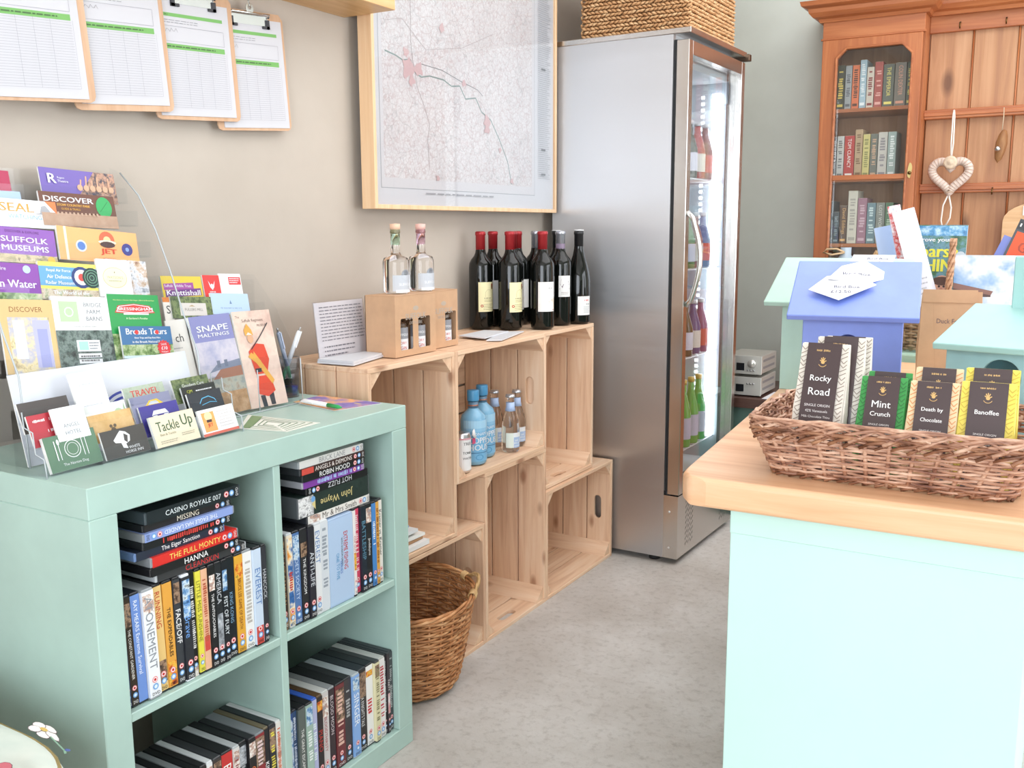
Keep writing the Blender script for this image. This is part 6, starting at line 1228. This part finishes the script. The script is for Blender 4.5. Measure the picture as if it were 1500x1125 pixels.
# ============================================================ STEREO ON A DARK TABLE
tbw = wood('dark_table', ['3a2620', '523830', '6a4a40', '2a1a16'], .4, False, 0)
st_ = thing('side_table', 'low dark brown table with a green front, beside the fridge', 'table', (.40, 2.86, 0))
B().box((0, 0, .455), (.255, .5, .495), tbw).build('table_top', st_, bevel=.002); B().box((.01, .02, .0), (.25, .04, .455), paint('4f6a60', .6)).build('front_panel', st_); B().box((.01, .46, 0), (.25, .48, .455), paint('4f6a60', .6)).build('back_panel', st_); B().box((.23, .04, 0), (.25, .46, .455), paint('4f6a60', .6)).build('side_panel', st_)
hif = C('b9b6ae', .35, .35)
for i, (lb, z) in enumerate((('lower silver hi-fi unit on the dark table', .4965), ('upper silver hi-fi unit stacked on the lower one', .5825))):
    t = thing('stereo_unit', lb, 'stereo', (.42, 2.9, z), (0, 0, R(0)), 'stacked silver hi-fi units'); h = .078
    B().box((0, .004, .006), (.15, .22, h), hif).build('casing', t, bevel=.002); B().box((-.0, 0, .004), (.152, .006, h), C('c4c2bc', .3, .3)).build('front_plate', t, bevel=.001)
    B().box((.05, -.001, .018), (.082, .001, .048), C('1c1e22', .2)).build('display', t)
    if i: B().lathe([(0, 0), (.017, 0), (.016, .012), (0, .012)], C('d4d2cc', .2, .6), 20, Matrix.Translation((.113, 0, .048)) @ Matrix.Rotation(R(90), 4, 'X')).build('volume_knob', t)
    for k_ in range(3): B().lathe([(0, 0), (.004, 0), (.004, .004), (0, .004)], C('a0a0a0', .2, .6), 10, Matrix.Translation((.097+.012*k_, 0, .02 if i else .052)) @ Matrix.Rotation(R(90), 4, 'X')).build('button', t)
    for zz in (.03, .058): B().box((.15, .03, zz-.006), (.1512, .19, zz+.004), C('8c8c8e', .4, .3)).build('side_vent', t)
    for x in (.012, .13):
        for y in (.02, .2): B().lathe([(.006, 0), (.006, .006)], C('222222'), 10, Matrix.Translation((x, y, 0))).build('foot', t)
flat_sheet('paper_sheet', 'white sheet on the dark table right of the hi-fi units', 'sheet', [(.585, 2.87), (.65, 2.87), (.65, 3.05), (.585, 3.05)], .4965, .001, C('e4e4e8'))

# ============================================================ CHAIR (lower left corner)
fl_ = photo('floral_ground', ['dfe8e0', 'e9eee6', 'd6e2da'], 4, .8)
chr_ = thing('armchair', 'wooden chair with pale floral cushion at the lower left corner', 'chair', (.27, -.35, 0))
def blob(w, d, h, z0, mat, n=60, m_=14, e=.35):
    b = B(); vs = []; fs = []
    for j in range(m_+1):
        a = -pi/2+pi*j/m_; rr = abs(cos(a))**e; zz = z0+h/2+h/2*math.copysign(abs(sin(a))**.8, sin(a))
        for i in range(n):
            t_ = 2*pi*i/n; vs.append((w/2*rr*math.copysign(abs(cos(t_))**.6, cos(t_)), d/2*rr*math.copysign(abs(sin(t_))**.6, sin(t_)), zz))
    for j in range(m_):
        for i in range(n): fs.append((j*n+i, j*n+(i+1) % n, (j+1)*n+(i+1) % n, (j+1)*n+i))
    return b.add(vs, fs, mat, True)
cu = blob(.56, .52, .13, .335, fl_).build('cushion', chr_)
def top(x, y):
    r = min(.995, ((abs(x)/.28)**3.333+(abs(y)/.26)**3.333)**.3); c_ = r**(1/.35); return .4+.065*math.sqrt(1-c_*c_)**.8
P = Prn(lambda u, v, d: V((u, v, top(u, v)+d+.0015)))
rn = random.Random(12); rd_ = C('d0707c', .8); bl_ = C('5a6aa8', .8); yl_ = C('d8b868', .8); wh_ = C('f4ece8', .8); gr_ = C('8ab098', .8); ol_ = C('6a5a60', .8)
for i in range(44):
    u = rn.uniform(-.2, .23); v = rn.uniform(-.08, .23); r = rn.uniform(.012, .022); c = (rd_, wh_, rd_, yl_)[i % 4]
    for k_ in range(5):
        a = 2*pi*k_/5+i; P.circ(u+r*.8*cos(a), v+r*.8*sin(a), r*.62, ol_, 10); P.circ(u+r*.8*cos(a), v+r*.8*sin(a), r*.56, c, 10)
    P.circ(u, v, r*.35, yl_ if c is not yl_ else rd_, 8); P.line([(u+r, v), (u+r*2, v+r*.7), (u+r*2.6, v+r*.4)], .003, gr_); P.circ(u+r*2.2, v+r*.9, r*.4, bl_, 8, r*.2)
P.b.build('floral_print', cu)
B().tube([(.27*math.copysign(abs(cos(a))**.6, cos(a)), .25*math.copysign(abs(sin(a))**.6, sin(a)), .43) for a in [2*pi*i/40 for i in range(100)]], .005, C('d9c48a', .7), 6, True).build('piping', cu)
cw = wood('chair_wood', ['8a5a3c', 'a87048', 'b98458', '5a3420'], .45, False, 2)
B().box((-.27, -.25, .29), (.27, .25, .333), cw).build('seat_frame', chr_, bevel=.006, seg=2)
for x in (-.25, .25):
    for y in (-.23, .23): B().lathe([(.018, 0), (.022, .15), (.024, .29)], cw, 12, Matrix.Translation((x, y, 0))).build('leg', chr_)
B().tube([(-.24, .24, .30), (-.235, .27, .5), (-.23, .30, .62)], .018, cw, 10).build('back_post', chr_); B().tube([(-.24, -.24, .30), (-.235, -.27, .5), (-.23, -.30, .62)], .018, cw, 10).build('back_post', chr_)
